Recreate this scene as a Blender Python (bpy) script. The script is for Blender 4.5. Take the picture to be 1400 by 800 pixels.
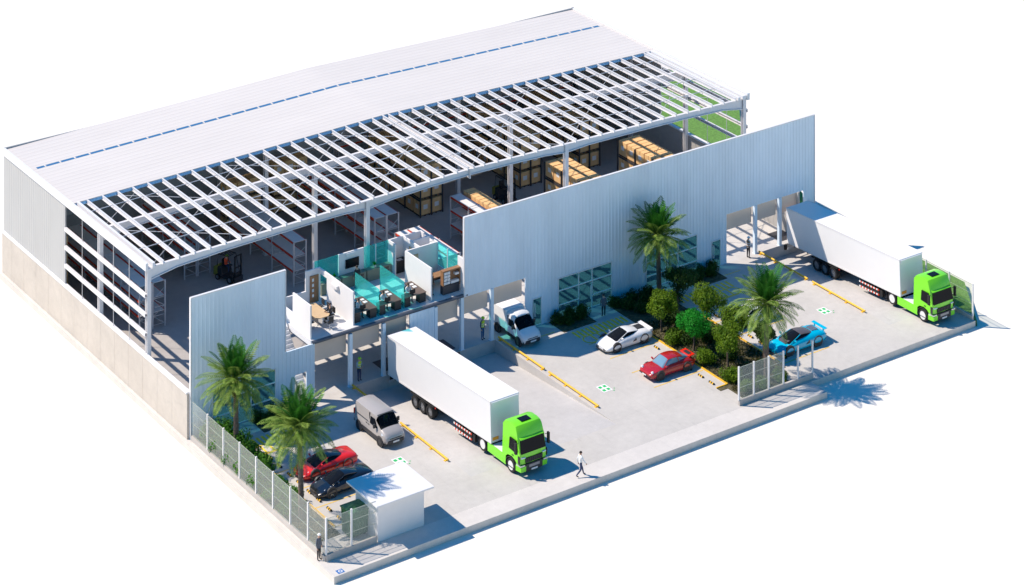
import bpy, bmesh, math, random
from mathutils import Vector, Matrix
for _o in list(bpy.data.objects):
    bpy.data.objects.remove(_o)
SC = bpy.context.scene
COL = SC.collection
R = math.radians
rnd = random.Random(7)

# ------------------------------------------------------------------ camera
cam_d = bpy.data.cameras.new("camera")
cam = bpy.data.objects.new("camera", cam_d)
COL.objects.link(cam)
cam.location = (-88.912, -169.0, 97.85)
cam.rotation_euler = (R(90), 0, -0.60603)
cam_d.sensor_width = 36.0
cam_d.lens = 3568.87 / 1400 * 36
cam_d.shift_x = 0.0
cam_d.shift_y = -(400 + 1238.31) / 1400
cam_d.clip_start = 1.0
cam_d.clip_end = 6000.0
SC.camera = cam

# ------------------------------------------------------------------ world, sun, exposure
SUN = Vector((6.65, -6.12, -10.5)).normalized()
W = bpy.data.worlds.new("World")
SC.world = W
W.use_nodes = True
wn = W.node_tree.nodes
wl = W.node_tree.links
bg = wn["Background"]
sky = wn.new("ShaderNodeTexSky")
sky.sky_type = 'NISHITA'
sky.sun_disc = False
sky.sun_elevation = R(49.3)
sky.sun_rotation = math.atan2(-6.65, 6.12)
sky.air_density = 1.3
sky.dust_density = 0.3
sky.ozone_density = 3.0
hs = wn.new("ShaderNodeHueSaturation")
hs.inputs["Saturation"].default_value = 1.9
wl.new(sky.outputs[0], hs.inputs["Color"])
wl.new(hs.outputs[0], bg.inputs[0])
bg.inputs[1].default_value = 0.108
sun_d = bpy.data.lights.new("sun", 'SUN')
sun_d.energy = 4.7
sun_d.angle = R(0.5)
sun_d.color = (1.0, 0.89, 0.76)
sun = bpy.data.objects.new("sun", sun_d)
COL.objects.link(sun)
sun.location = (-60, 60, 90)
sun.rotation_euler = SUN.to_track_quat('-Z', 'Y').to_euler()
SC.view_settings.view_transform = 'Standard'
SC.view_settings.look = 'None'
SC.view_settings.gamma = 1.0
SC.view_settings.exposure = 0.35
SC.view_settings.use_curve_mapping = False
SC.render.engine = 'CYCLES'
SC.cycles.max_bounces = 8
SC.cycles.diffuse_bounces = 4
SC.cycles.transparent_max_bounces = 16

# ------------------------------------------------------------------ materials
MATS = {}
def mat(name, col, rough=0.6, metal=0.0, var=0.0, scale=2.0, bump=0.0, detail=4.0, spec=0.5, coat=0.0, stretch=None, hue=None):
    if name in MATS:
        return MATS[name]
    m = bpy.data.materials.new(name)
    m.use_nodes = True
    nt = m.node_tree
    p = nt.nodes["Principled BSDF"]
    p.inputs["Base Color"].default_value = (*col, 1)
    p.inputs["Roughness"].default_value = rough
    p.inputs["Metallic"].default_value = metal
    p.inputs["Specular IOR Level"].default_value = spec
    if coat:
        p.inputs["Coat Weight"].default_value = coat
        p.inputs["Coat Roughness"].default_value = 0.05
    if var or bump:
        tc = nt.nodes.new("ShaderNodeTexCoord")
        src = tc.outputs["Object"]
        if stretch:
            mp = nt.nodes.new("ShaderNodeMapping")
            mp.inputs["Scale"].default_value = stretch
            nt.links.new(src, mp.inputs[0])
            src = mp.outputs[0]
        nz = nt.nodes.new("ShaderNodeTexNoise")
        nz.inputs["Scale"].default_value = scale
        nz.inputs["Detail"].default_value = detail
        nz.inputs["Roughness"].default_value = 0.6
        nt.links.new(src, nz.inputs["Vector"])
        if var:
            rp = nt.nodes.new("ShaderNodeValToRGB")
            c2 = hue if hue else col
            rp.color_ramp.elements[0].position = 0.3
            rp.color_ramp.elements[1].position = 0.7
            rp.color_ramp.elements[0].color = (*[max(0, c * (1 - var)) for c in col], 1)
            rp.color_ramp.elements[1].color = (*[min(1, c * (1 + var)) for c in c2], 1)
            nt.links.new(nz.outputs[0], rp.inputs[0])
            nt.links.new(rp.outputs[0], p.inputs["Base Color"])
        if bump:
            bp = nt.nodes.new("ShaderNodeBump")
            bp.inputs["Strength"].default_value = bump
            bp.inputs["Distance"].default_value = 0.02
            nt.links.new(nz.outputs[0], bp.inputs["Height"])
            nt.links.new(bp.outputs[0], p.inputs["Normal"])
    MATS[name] = m
    return m

def veil(name, col, tint, share, rough=0.1, metal=0.0):
    """see-through sheet: part tinted transparent, part surface"""
    m = bpy.data.materials.new(name)
    m.use_nodes = True
    nt = m.node_tree
    p = nt.nodes["Principled BSDF"]
    p.inputs["Base Color"].default_value = (*col, 1)
    p.inputs["Roughness"].default_value = rough
    p.inputs["Metallic"].default_value = metal
    tr = nt.nodes.new("ShaderNodeBsdfTransparent")
    tr.inputs[0].default_value = (*tint, 1)
    mx = nt.nodes.new("ShaderNodeMixShader")
    mx.inputs[0].default_value = share
    out = nt.nodes["Material Output"]
    nt.links.new(tr.outputs[0], mx.inputs[1])
    nt.links.new(p.outputs[0], mx.inputs[2])
    nt.links.new(mx.outputs[0], out.inputs[0])
    MATS[name] = m
    return m

def concrete(name, col, joint=0.0, jx=5.0, jy=5.0):
    """poured concrete with clouds, fine grain, faint stains and saw-cut joints"""
    m = bpy.data.materials.new(name)
    m.use_nodes = True
    nt = m.node_tree
    N = nt.nodes.new
    L = nt.links.new
    p = nt.nodes["Principled BSDF"]
    p.inputs["Roughness"].default_value = 0.85
    p.inputs["Specular IOR Level"].default_value = 0.25
    tc = N("ShaderNodeTexCoord")
    big = N("ShaderNodeTexNoise"); big.inputs["Scale"].default_value = 0.28; big.inputs["Detail"].default_value = 6
    mid = N("ShaderNodeTexNoise"); mid.inputs["Scale"].default_value = 1.7; mid.inputs["Detail"].default_value = 8; mid.inputs["Roughness"].default_value = 0.7
    fin = N("ShaderNodeTexNoise"); fin.inputs["Scale"].default_value = 14; fin.inputs["Detail"].default_value = 3
    for n in (big, mid, fin):
        L(tc.outputs["Object"], n.inputs["Vector"])
    def mapr(src, a, b):
        r = N("ShaderNodeMapRange")
        r.inputs[1].default_value = 0.3; r.inputs[2].default_value = 0.7
        r.inputs[3].default_value = a; r.inputs[4].default_value = b
        L(src, r.inputs[0])
        return r.outputs[0]
    def mul(a, b):
        q = N("ShaderNodeMath"); q.operation = 'MULTIPLY'
        L(a, q.inputs[0]); L(b, q.inputs[1])
        return q.outputs[0]
    f = mul(mul(mapr(big.outputs[0], .93, 1.04), mapr(mid.outputs[0], .93, 1.05)), mapr(fin.outputs[0], .96, 1.03))
    sc = N("ShaderNodeTexNoise"); sc.inputs["Scale"].default_value = 0.9; sc.inputs["Detail"].default_value = 7; sc.inputs["Roughness"].default_value = 0.75
    mp = N("ShaderNodeMapping"); mp.inputs["Scale"].default_value = (1.6, .35, 1.0); mp.inputs["Location"].default_value = (13, 7, 0)
    L(tc.outputs["Object"], mp.inputs[0]); L(mp.outputs[0], sc.inputs["Vector"])
    st = N("ShaderNodeMapRange"); st.inputs[1].default_value = .58; st.inputs[2].default_value = .74; st.inputs[3].default_value = 1.0; st.inputs[4].default_value = .86
    L(sc.outputs[0], st.inputs[0])
    f = mul(f, st.outputs[0])
    if joint:
        sp = N("ShaderNodeSeparateXYZ")
        L(tc.outputs["Object"], sp.inputs[0])
        for ax, step in ((0, jx), (1, jy)):
            d = N("ShaderNodeMath"); d.operation = 'DIVIDE'; d.inputs[1].default_value = step
            L(sp.outputs[ax], d.inputs[0])
            fr = N("ShaderNodeMath"); fr.operation = 'FRACT'
            L(d.outputs[0], fr.inputs[0])
            gt = N("ShaderNodeMath"); gt.operation = 'GREATER_THAN'; gt.inputs[1].default_value = 0.03 / step
            L(fr.outputs[0], gt.inputs[0])
            mr = N("ShaderNodeMapRange"); mr.inputs[3].default_value = 1 - joint; mr.inputs[4].default_value = 1.0
            L(gt.outputs[0], mr.inputs[0])
            f = mul(f, mr.outputs[0])
    vm = N("ShaderNodeVectorMath"); vm.operation = 'SCALE'
    vm.inputs[0].default_value = col
    L(f, vm.inputs["Scale"])
    L(vm.outputs[0], p.inputs["Base Color"])
    bp = N("ShaderNodeBump"); bp.inputs["Strength"].default_value = 0.15; bp.inputs["Distance"].default_value = 0.01
    L(fin.outputs[0], bp.inputs["Height"]); L(bp.outputs[0], p.inputs["Normal"])
    MATS[name] = m
    return m

def foliage(name, dark, light, scale=3.0, trans=0.35):
    m = bpy.data.materials.new(name)
    m.use_nodes = True
    nt = m.node_tree
    N = nt.nodes.new
    L = nt.links.new
    p = nt.nodes["Principled BSDF"]
    p.inputs["Roughness"].default_value = 0.55
    p.inputs["Specular IOR Level"].default_value = 0.15
    tc = N("ShaderNodeTexCoord")
    nz = N("ShaderNodeTexNoise"); nz.inputs["Scale"].default_value = scale; nz.inputs["Detail"].default_value = 5
    L(tc.outputs["Object"], nz.inputs["Vector"])
    rp = N("ShaderNodeValToRGB")
    rp.color_ramp.elements[0].position = 0.32; rp.color_ramp.elements[1].position = 0.68
    rp.color_ramp.elements[0].color = (*dark, 1); rp.color_ramp.elements[1].color = (*light, 1)
    L(nz.outputs[0], rp.inputs[0]); L(rp.outputs[0], p.inputs["Base Color"])
    tl = N("ShaderNodeBsdfTranslucent")
    L(rp.outputs[0], tl.inputs[0])
    mx = N("ShaderNodeMixShader"); mx.inputs[0].default_value = trans
    L(p.outputs[0], mx.inputs[1]); L(tl.outputs[0], mx.inputs[2])
    L(mx.outputs[0], nt.nodes["Material Output"].inputs[0])
    MATS[name] = m
    return m

M_white_floor = mat("white studio ground", (0.80, 0.745, 0.67), 0.9, spec=0.1)
M_yard = concrete("yard concrete", (0.53, 0.50, 0.465), 0.07, 6.0, 5.0)
M_pave = concrete("pavement concrete", (0.62, 0.58, 0.54), 0.06, 4.0, 30.0)
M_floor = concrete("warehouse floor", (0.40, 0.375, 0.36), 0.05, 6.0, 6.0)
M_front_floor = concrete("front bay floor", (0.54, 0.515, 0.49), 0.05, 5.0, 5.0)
M_ramp = concrete("ramp concrete", (0.50, 0.48, 0.465), 0.0)
M_wall = concrete("precast concrete wall", (0.545, 0.49, 0.435), 0.0)
M_inner = concrete("bare concrete wall", (0.42, 0.40, 0.38), 0.0)
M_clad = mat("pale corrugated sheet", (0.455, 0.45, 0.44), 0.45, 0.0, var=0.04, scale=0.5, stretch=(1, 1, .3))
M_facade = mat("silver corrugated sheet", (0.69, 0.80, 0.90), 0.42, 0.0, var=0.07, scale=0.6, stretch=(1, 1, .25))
M_roof = mat("white roof sheet", (0.66, 0.605, 0.56), 0.5, 0.0, var=0.03, scale=0.4, stretch=(.3, 1, 1))
M_steel = mat("white painted steel", (0.68, 0.66, 0.66), 0.4, 0.0, var=0.05, scale=1.5)
M_rod = mat("galvanised rod", (0.6, 0.6, 0.6), 0.4, 0.3)
M_trim = mat("white flashing", (0.74, 0.72, 0.72), 0.4, var=0.03, scale=1.0)
M_skylight = mat("blue polycarbonate", (0.05, 0.16, 0.32), 0.25, spec=0.6)
M_edgeshade = mat("blue shade on roof edge", (0.25, 0.55, 0.85), 0.6, var=0.2, scale=6)  # sky-lit shade of the white cut roof edge, painted in as blue
M_plaster = mat("white plaster", (0.78, 0.75, 0.74), 0.7, var=0.02, scale=1.5)
M_soffit = mat("beige sectional door", (0.64, 0.52, 0.44), 0.5, var=0.04, scale=1.0)
M_slab = mat("grey slab edge", (0.10, 0.11, 0.14), 0.5, 0.2, var=0.08, scale=2)
M_tile = mat("pale office floor", (0.62, 0.61, 0.60), 0.35, var=0.04, scale=1.5)
M_teal = veil("teal glass", (0.15, 0.85, 0.80), (0.46, 0.97, 0.95), 0.20, 0.05)
M_glass = veil("window glass", (0.03, 0.11, 0.15), (0.22, 0.46, 0.52), 0.30, 0.03)
M_clear = veil("clear glass", (0.20, 0.25, 0.28), (0.72, 0.82, 0.85), 0.18, 0.03)
M_darkglass = mat("dark car glass", (0.008, 0.009, 0.012), 0.12, spec=0.12)
M_frame = mat("white window frame", (0.72, 0.74, 0.76), 0.35)
M_mesh = veil("pale mesh panel", (0.62, 0.65, 0.60), (0.98, 0.98, 0.98), 0.17, 0.6)
M_wire = mat("grey green wire", (0.34, 0.38, 0.32), 0.5)
M_meshg = veil("green mesh panel", (0.26, 0.36, 0.20), (0.95, 0.97, 0.95), 0.15, 0.6)
M_plinth = concrete("fence plinth concrete", (0.50, 0.46, 0.43), 0.0)
M_yellow = mat("yellow paint", (0.80, 0.46, 0.03), 0.45, var=0.12, scale=3)
M_line = mat("worn yellow line", (0.72, 0.47, 0.08), 0.7, var=0.2, scale=8)
M_hatch = mat("olive hatch paint", (0.92, 0.62, 0.04), 0.7, var=0.2, scale=6)
M_wmark = mat("white ground paint", (0.78, 0.76, 0.75), 0.7, var=0.05, scale=8)
M_gmark = mat("green ground paint", (0.02, 0.45, 0.12), 0.7, var=0.15, scale=8)
M_bmark = mat("blue ground paint", (0.03, 0.15, 0.42), 0.7, var=0.1, scale=8)
M_soil = mat("dark soil", (0.05, 0.05, 0.022), 0.95, var=0.5, scale=3, bump=0.6, hue=(0.10, 0.085, 0.045))
M_lawn = mat("lawn", (0.11, 0.24, 0.045), 0.9, var=0.35, scale=5, bump=0.4)
M_black = mat("black rubber", (0.015, 0.015, 0.016), 0.75, var=0.2, scale=8)
M_dark = mat("dark plastic", (0.03, 0.03, 0.034), 0.5)
M_chrome = mat("bright alloy", (0.65, 0.66, 0.68), 0.25, 0.8)
M_greyrim = mat("grey alloy", (0.30, 0.31, 0.33), 0.35, 0.7)
M_whiterim = mat("white wheel disc", (0.75, 0.74, 0.73), 0.4)
M_green = mat("lime green paint", (0.20, 0.74, 0.01), 0.32, coat=0.6)
M_box = mat("white trailer panel", (0.80, 0.785, 0.785), 0.38, var=0.015, scale=0.6)
M_orange = mat("orange plate", (0.85, 0.35, 0.03), 0.5)
M_red = mat("red reflector", (0.6, 0.02, 0.01), 0.4)
M_lamp = mat("headlamp glass", (0.72, 0.76, 0.80), 0.1, spec=0.7)
M_plate = mat("number plate white", (0.78, 0.78, 0.78), 0.5)
M_vangrey = mat("silver van paint", (0.43, 0.395, 0.375), 0.35, 0.1, coat=0.4)
M_vanwhite = mat("white van paint", (0.74, 0.74, 0.745), 0.35, coat=0.4)
M_carwhite = mat("white car paint", (0.80, 0.79, 0.79), 0.25, coat=0.7)
M_carred = mat("dark red car paint", (0.42, 0.008, 0.01), 0.25, coat=0.8)
M_carred2 = mat("bright red car paint", (0.75, 0.015, 0.006), 0.25, coat=0.8)
M_carblack = mat("black car paint", (0.008, 0.008, 0.012), 0.18, coat=0.9)
M_carblue = mat("cyan car paint", (0.0, 0.44, 0.66), 0.25, coat=0.8)
M_carbon = mat("charcoal roof panel", (0.10, 0.085, 0.09), 0.35)
M_paleglass = mat("pale blue car glass", (0.16, 0.28, 0.38), 0.08, spec=0.6)
M_carton = mat("brown cardboard", (0.74, 0.46, 0.21), 0.8, var=0.10, scale=2.5)
M_paper = mat("white paper label", (0.74, 0.74, 0.74), 0.7)
M_tape = mat("brown tape", (0.40, 0.22, 0.09), 0.4)
M_pallet = mat("dark pallet wood", (0.10, 0.07, 0.05), 0.9, var=0.3, scale=6)
M_rackpost = mat("pale grey rack post", (0.52, 0.53, 0.56), 0.45, 0.2)
M_rackdark = mat("charcoal rack post", (0.05, 0.05, 0.06), 0.5, 0.2)
M_beam = mat("red orange rack beam", (0.62, 0.05, 0.012), 0.5, var=0.15, scale=4)
M_shelf = mat("white shelf board", (0.70, 0.69, 0.68), 0.6, var=0.04, scale=2)
M_desk = mat("dark brown desk top", (0.11, 0.075, 0.06), 0.5, var=0.15, scale=4)
M_deskleg = mat("black desk panel", (0.02, 0.02, 0.022), 0.5)
M_wood = mat("oak veneer", (0.60, 0.42, 0.24), 0.45, var=0.12, scale=3, stretch=(1, 6, 1))
M_door = mat("brown timber door", (0.30, 0.15, 0.07), 0.5, var=0.2, scale=3, stretch=(6, 6, 1))
M_cab = mat("sage cabinet", (0.24, 0.25, 0.18), 0.5)
M_skin = mat("skin", (0.55, 0.33, 0.23), 0.6)
M_hair = mat("dark hair", (0.02, 0.013, 0.01), 0.7)
M_shoe = mat("dark shoe", (0.025, 0.018, 0.015), 0.5)
M_bark = mat("palm bark", (0.14, 0.10, 0.08), 0.95, var=0.4, scale=7, bump=1.0, stretch=(1, 1, 4))
M_bark2 = mat("tree bark", (0.12, 0.085, 0.06), 0.95, var=0.4, scale=9, bump=0.8)
M_dead = mat("dry palm skirt", (0.10, 0.05, 0.03), 0.95, var=0.4, scale=6)
M_palm = foliage("palm leaf", (0.045, 0.125, 0.010), (0.29, 0.39, 0.08), 2.6, 0.15)
M_palm2 = foliage("young palm leaf", (0.015, 0.10, 0.010), (0.05, 0.20, 0.02), 1.8, 0.15)
M_leafa = foliage("olive leaf", (0.05, 0.12, 0.004), (0.18, 0.28, 0.015), 2.0)
M_leafb = foliage("vivid green leaf", (0.01, 0.17, 0.010), (0.03, 0.36, 0.03), 2.0)
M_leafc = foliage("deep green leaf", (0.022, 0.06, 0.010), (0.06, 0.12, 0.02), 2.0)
M_leafd = foliage("bright hedge leaf", (0.04, 0.15, 0.012), (0.11, 0.28, 0.025), 2.0)

# ------------------------------------------------------------------ mesh builder
class MB:
    def __init__(self):
        self.v = []; self.f = []; self.m = []
    def add(self, verts, faces, m=0):
        b = len(self.v)
        self.v += [tuple(p) for p in verts]
        for q in faces:
            self.f.append(tuple(b + i for i in q)); self.m.append(m)
        return self
    def box(self, x0, x1, y0, y1, z0, z1, m=0):
        v = [(x, y, z) for z in (z0, z1) for y in (y0, y1) for x in (x0, x1)]
        return self.add(v, [(0, 2, 3, 1), (4, 5, 7, 6), (0, 1, 5, 4), (2, 6, 7, 3), (0, 4, 6, 2), (1, 3, 7, 5)], m)
    def bar(self, p0, p1, w, h, m=0, up=(0, 0, 1)):
        p0 = Vector(p0); p1 = Vector(p1)
        d = (p1 - p0).normalized()
        u = Vector(up)
        if abs(d.dot(u)) > .99: u = Vector((1, 0, 0))
        s = d.cross(u).normalized() * (w / 2); t = s.cross(d).normalized() * (h / 2)
        v = []
        for p in (p0, p1):
            v += [p - s - t, p + s - t, p + s + t, p - s + t]
        return self.add(v, [(0, 3, 2, 1), (4, 5, 6, 7), (0, 1, 5, 4), (1, 2, 6, 5), (2, 3, 7, 6), (3, 0, 4, 7)], m)
    def tube(self, pts, rad, seg=8, m=0):
        pts = [Vector(p) for p in pts]
        if not isinstance(rad, (list, tuple)): rad = [rad] * len(pts)
        loops = []
        for i, p in enumerate(pts):
            a = pts[max(0, i - 1)]; b = pts[min(len(pts) - 1, i + 1)]
            d = (b - a).normalized()
            u = Vector((0, 0, 1)) if abs(d.z) < .95 else Vector((1, 0, 0))
            s = d.cross(u).normalized(); t = s.cross(d)
            loops.append([p + (s * math.cos(k * 2 * math.pi / seg) + t * math.sin(k * 2 * math.pi / seg)) * rad[i] for k in range(seg)])
        return self.loft(loops, m=m)
    def loft(self, loops, m=0, caps=True, closed=True):
        n = len(loops[0]); v = [p for l in loops for p in l]; f = []
        for i in range(len(loops) - 1):
            for k in range(n if closed else n - 1):
                a = i * n + k; b = i * n + (k + 1) % n
                f.append((a, b, b + n, a + n))
        if caps and closed:
            f.append(tuple(range(n - 1, -1, -1)))
            f.append(tuple((len(loops) - 1) * n + k for k in range(n)))
        return self.add(v, f, m)
    def lathe(self, prof, c, axis='y', seg=20, m=0, caps=True):
        loops = []
        for r, h in prof:
            l = []
            for k in range(seg):
                a = 2 * math.pi * k / seg
                x, y = r * math.cos(a), r * math.sin(a)
                l.append({'y': (c[0] + x, c[1] + h, c[2] + y), 'z': (c[0] + x, c[1] + y, c[2] + h), 'x': (c[0] + h, c[1] + x, c[2] + y)}[axis])
            loops.append(l)
        return self.loft(loops, m=m, caps=caps)
    def prism(self, poly, plane, a, b, m=0):
        def P(u, w, t):
            return {'xz': (u, t, w), 'xy': (u, w, t), 'yz': (t, u, w)}[plane]
        return self.loft([[P(u, w, a) for u, w in poly], [P(u, w, b) for u, w in poly]], m=m)
    def quad(self, a, b, c, d, m=0):
        return self.add([a, b, c, d], [(0, 1, 2, 3)], m)
    def build(self, name, mats, parent=None, smooth=False, bevel=0.0, fix=True, angle=38):
        me = bpy.data.meshes.new(name)
        me.from_pydata(self.v, [], self.f)
        if not isinstance(mats, (list, tuple)): mats = [mats]
        for mm in mats: me.materials.append(mm)
        if len(mats) > 1:
            me.polygons.foreach_set("material_index", self.m)
        if fix or bevel:
            bm = bmesh.new(); bm.from_mesh(me)
            if bevel:
                bmesh.ops.bevel(bm, geom=list(bm.edges), offset=bevel, segments=2, affect='EDGES', profile=0.5, clamp_overlap=True)
            bmesh.ops.recalc_face_normals(bm, faces=list(bm.faces))
            bm.to_mesh(me); bm.free()
        if smooth:
            me.polygons.foreach_set("use_smooth", [True] * len(me.polygons))
            me.set_sharp_from_angle(angle=R(angle))
        me.update()
        o = bpy.data.objects.new(name, me)
        COL.objects.link(o)
        if parent: o.parent = parent
        return o

def tag(o, label=None, cat=None, group=None, kind=None):
    if label: o["label"] = label
    if cat: o["category"] = cat
    if group: o["group"] = group
    if kind: o["kind"] = kind
    return o

def thing(name, label, cat, loc=(0, 0, 0), rz=0.0, group=None):
    o = bpy.data.objects.new(name, None)
    COL.objects.link(o)
    o.empty_display_size = 0.3
    o.location = loc
    o.rotation_euler = (0, 0, rz)
    return tag(o, label, cat, group)

def structure(o):
    o["kind"] = "structure"
    return o

def dup(root, loc, rz=None, label=None, group=None, scale=None):
    def cp(o, par):
        c = o.copy(); COL.objects.link(c)
        if par is not None:
            c.parent = par
            c.matrix_parent_inverse = o.matrix_parent_inverse.copy()
        for ch in o.children: cp(ch, c)
        return c
    r = cp(root, None)
    r.location = loc
    if rz is not None: r.rotation_euler = (0, 0, rz)
    if scale is not None: r.scale = (scale,) * 3 if not isinstance(scale, tuple) else scale
    if label: r["label"] = label
    if group: r["group"] = group
    return r

ORD = ["first", "second", "third", "fourth", "fifth", "sixth", "seventh", "eighth", "ninth", "tenth"]
# ================================================================== THE SETTING
ZG = -0.5
# white surround with the site's footprint left open
def ground():
    b = MB()
    S = 3000
    xs = [-S, -0.3, 60.2, S]; ys = [-S, -18.6, 33.1, S]
    for i in range(3):
        for j in range(3):
            if i == 1 and j == 1: continue
            b.quad((xs[i], ys[j], ZG), (xs[i + 1], ys[j], ZG), (xs[i + 1], ys[j + 1], ZG), (xs[i], ys[j + 1], ZG))
    return structure(b.build("ground", M_white_floor))
ground()
YF = 0.35
PITS = [(13.95, 26.8), (53.95, 60.1)]
RY = -15.5
def ramp_z(y): return -1.0 * (y - RY) / (YF - RY)
# yard slab (concrete) around the two sunken truck bays
b = MB()
edges = [-0.02, PITS[0][0], PITS[0][1], PITS[1][0], PITS[1][1]]
for x0, x1, y1 in ((-0.02, 13.95, YF), (13.95, 26.8, RY), (26.8, 53.95, YF), (53.95, 60.1, RY)):
    b.quad((x0, -18.9, 0), (x1, -18.9, 0), (x1, y1, 0), (x0, y1, 0))
b.quad((42.6, -18.9, 0), (42.6, -18.72, 0), (60.1, -18.72, 0), (60.1, -18.9, 0)) if False else None
structure(b.build("yard", M_yard))
b = MB()
for x0, x1 in PITS:
    b.quad((x0, RY, 0), (x1, RY, 0), (x1, YF, -1.0), (x0, YF, -1.0))
    b.add([(x0, RY, 0), (x0, YF, 0), (x0, YF, -1.0)], [(0, 1, 2)])
    if x1 < 60: b.add([(x1, RY, 0), (x1, YF, 0), (x1, YF, -1.0)], [(0, 2, 1)])
    b.quad((x0, YF, -1.0), (x1, YF, -1.0), (x1, YF, 0), (x0, YF, 0))
structure(b.build("truck_ramp", M_ramp, fix=False))
# pavement and the slab's outer faces, shaped as a strip imitating a drop shadow
b = MB()
b.box(-0.45, 42.75, -20.75, -18.9, ZG - .02, -0.001)
b.box(-0.45, -0.02, -18.9, 33.4, ZG - .02, -0.001)
b.box(42.75, 60.1, -18.9, -18.78, ZG - .02, -0.001)
structure(b.build("pavement", M_pave))
b = MB()
b.quad((60.1, -18.9, 0), (60.1, YF, 0), (60.1, YF, -1.1), (60.1, -18.9, -1.1))
structure(b.build("yard_edge", M_plinth, fix=False))
# indoor floors
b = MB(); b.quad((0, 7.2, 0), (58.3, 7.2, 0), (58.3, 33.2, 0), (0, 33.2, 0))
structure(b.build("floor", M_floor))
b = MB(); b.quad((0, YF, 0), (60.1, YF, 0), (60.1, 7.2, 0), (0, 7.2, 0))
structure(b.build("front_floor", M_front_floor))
# lawn beyond the right wall and fence
b = MB()
poly = [(60.25, -18.9), (64.3, -13.4), (64.3, 6.2), (68.0, 15.0), (68.4, 20.2), (73.2, 26.3), (74.6, 37.5), (60.25, 37.5)]
b.loft([[(x, y, -0.62) for x, y in poly], [(x, y, -0.05) for x, y in poly]])
structure(b.build("lawn", M_lawn))

# ---- planted beds
Z1 = 0.03
def bed(polys, name="soil_bed"):
    b = MB()
    for p in polys:
        b.loft([[(x, y, 0.002) for x, y in p], [(x, y, Z1) for x, y in p]])
    return structure(b.build(name, M_soil))
bed([[(37.35, -16.1), (42.65, -16.1), (42.65, -4.2), (37.35, -4.2)], [(37.55, -4.2), (42.45, -4.2), (42.45, .25), (37.55, .25)],
     [(36.2, -16.1), (37.35, -16.1), (37.35, -15.62), (36.2, -15.62)]])
bed([[(36.9, -18.6), (41.4, -18.6), (41.4, -16.1), (36.9, -16.1)]])
bed([[(31.95, -1.85), (35.15, -1.85), (35.15, .25), (31.95, .25)]])
bed([[(45.4, -1.85), (48.6, -1.85), (48.6, .25), (45.4, .25)]])
bed([[(4.9, -1.85), (8.05, -1.85), (8.05, .25), (4.9, .25)]])
bed([[(.1, -16.6), (2.55, -16.6), (2.55, .25), (.1, .25)]])
# ---- painted markings
zp = 0.006
b = MB()
def bar_xy(b, x0, x1, y0, y1, z=zp, m=0):
    b.quad((x0, y0, z), (x1, y0, z), (x1, y1, z), (x0, y1, z), m)
BAYS = [-4.55, -7.3, -10.05, -12.8, -15.55]
for y in BAYS:
    if y > -15: bar_xy(b, 32.4, 37.15, y - .05, y + .05)
    bar_xy(b, 42.85, 47.6, y - .05, y + .05)
    bar_xy(b, 2.75, 7.6, y - .05, y + .05)
structure(b.build("parking_lines", M_line))
b = MB()
for x in (37.18, 42.68, 2.58):
    b.box(x + .03, x + .14, -15.62, -4.5, 0.002, 0.09)
b.box(36.2, 37.2, -15.66, -15.57, .002, .09)
structure(b.build("kerb", M_yellow))
def hatch(b, x0, x1, mirror):
    n = 12
    for i in range(n):
        t = x0 + (x1 - x0) * (i + .5) / n
        bar_xy(b, t - .11, t + .11, -3.25, -2.15)
    a, c = (x0 + .2, x1 - 1.1)
    if mirror: a, c = (x0 + 1.1, x1 - .2)
    bar_xy(b, a + .5, c - .5, -3.37, -3.25)
    bar_xy(b, a + .5, c - .5, -4.5, -4.38)
    for s, cx in ((-1, a + .5), (1, c - .5)):
        for k in range(10):
            t0 = math.pi / 2 + s * -1 * 0; 
            u0 = -math.pi / 2 + math.pi * k / 10; u1 = -math.pi / 2 + math.pi * (k + 1) / 10
            ro, ri = .625, .505
            q = [(cx + s * ro * math.cos(u0), -3.875 + ro * math.sin(u0)), (cx + s * ro * math.cos(u1), -3.875 + ro * math.sin(u1)),
                 (cx + s * ri * math.cos(u1), -3.875 + ri * math.sin(u1)), (cx + s * ri * math.cos(u0), -3.875 + ri * math.sin(u0))]
            b.quad(*[(x, y, zp) for x, y in q])
    k = 0
    t = a + .9
    while t < c - .7:
        bar_xy(b, t - .08, t + .08, -4.37, -3.38); t += .62
b = MB()
hatch(b, 32.3, 37.4, False); hatch(b, 42.7, 48.3, True); hatch(b, 2.6, 7.6, False)
bar_xy(b, 29.9, 31.4, -1.35, -1.27); bar_xy(b, 48.7, 50.4, -1.35, -1.27)
structure(b.build("painted_hatching", M_hatch, fix=False))
b = MB()
for cx, cy in ((29.25, -10.75), (51.3, -10.75), (10.9, -10.85)):
    bar_xy(b, cx - .42, cx + .42, cy - .52, cy + .52, .006, 0)
    for i, j in ((-1, -1), (1, -1), (-1, 1), (1, 1)):
        bar_xy(b, cx + i * .2 - .13, cx + i * .2 + .13, cy + j * .25 - .15, cy + j * .25 + .15, .010, 1)
    bar_xy(b, cx + .36, cx + .48, cy - .72, cy - .62, .010, 1)
    bar_xy(b, cx + .58, cx + .68, cy - .46, cy - .36, .010, 1)
structure(b.build("painted_charging_mark", [M_wmark, M_gmark], fix=False))
b = MB()
bar_xy(b, -.02, .48, -20.62, -20.16, .004, 0)
for k in range(16):
    a0 = 2 * math.pi * k / 16; a1 = 2 * math.pi * (k + 1) / 16
    b.quad(*[(.25 + r * math.cos(a), -20.38 + r * math.sin(a), .008) for r, a in ((.15, a0), (.15, a1), (.09, a1), (.09, a0))], 1)
structure(b.build("painted_pavement_sign", [M_bmark, M_wmark], fix=False))

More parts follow.
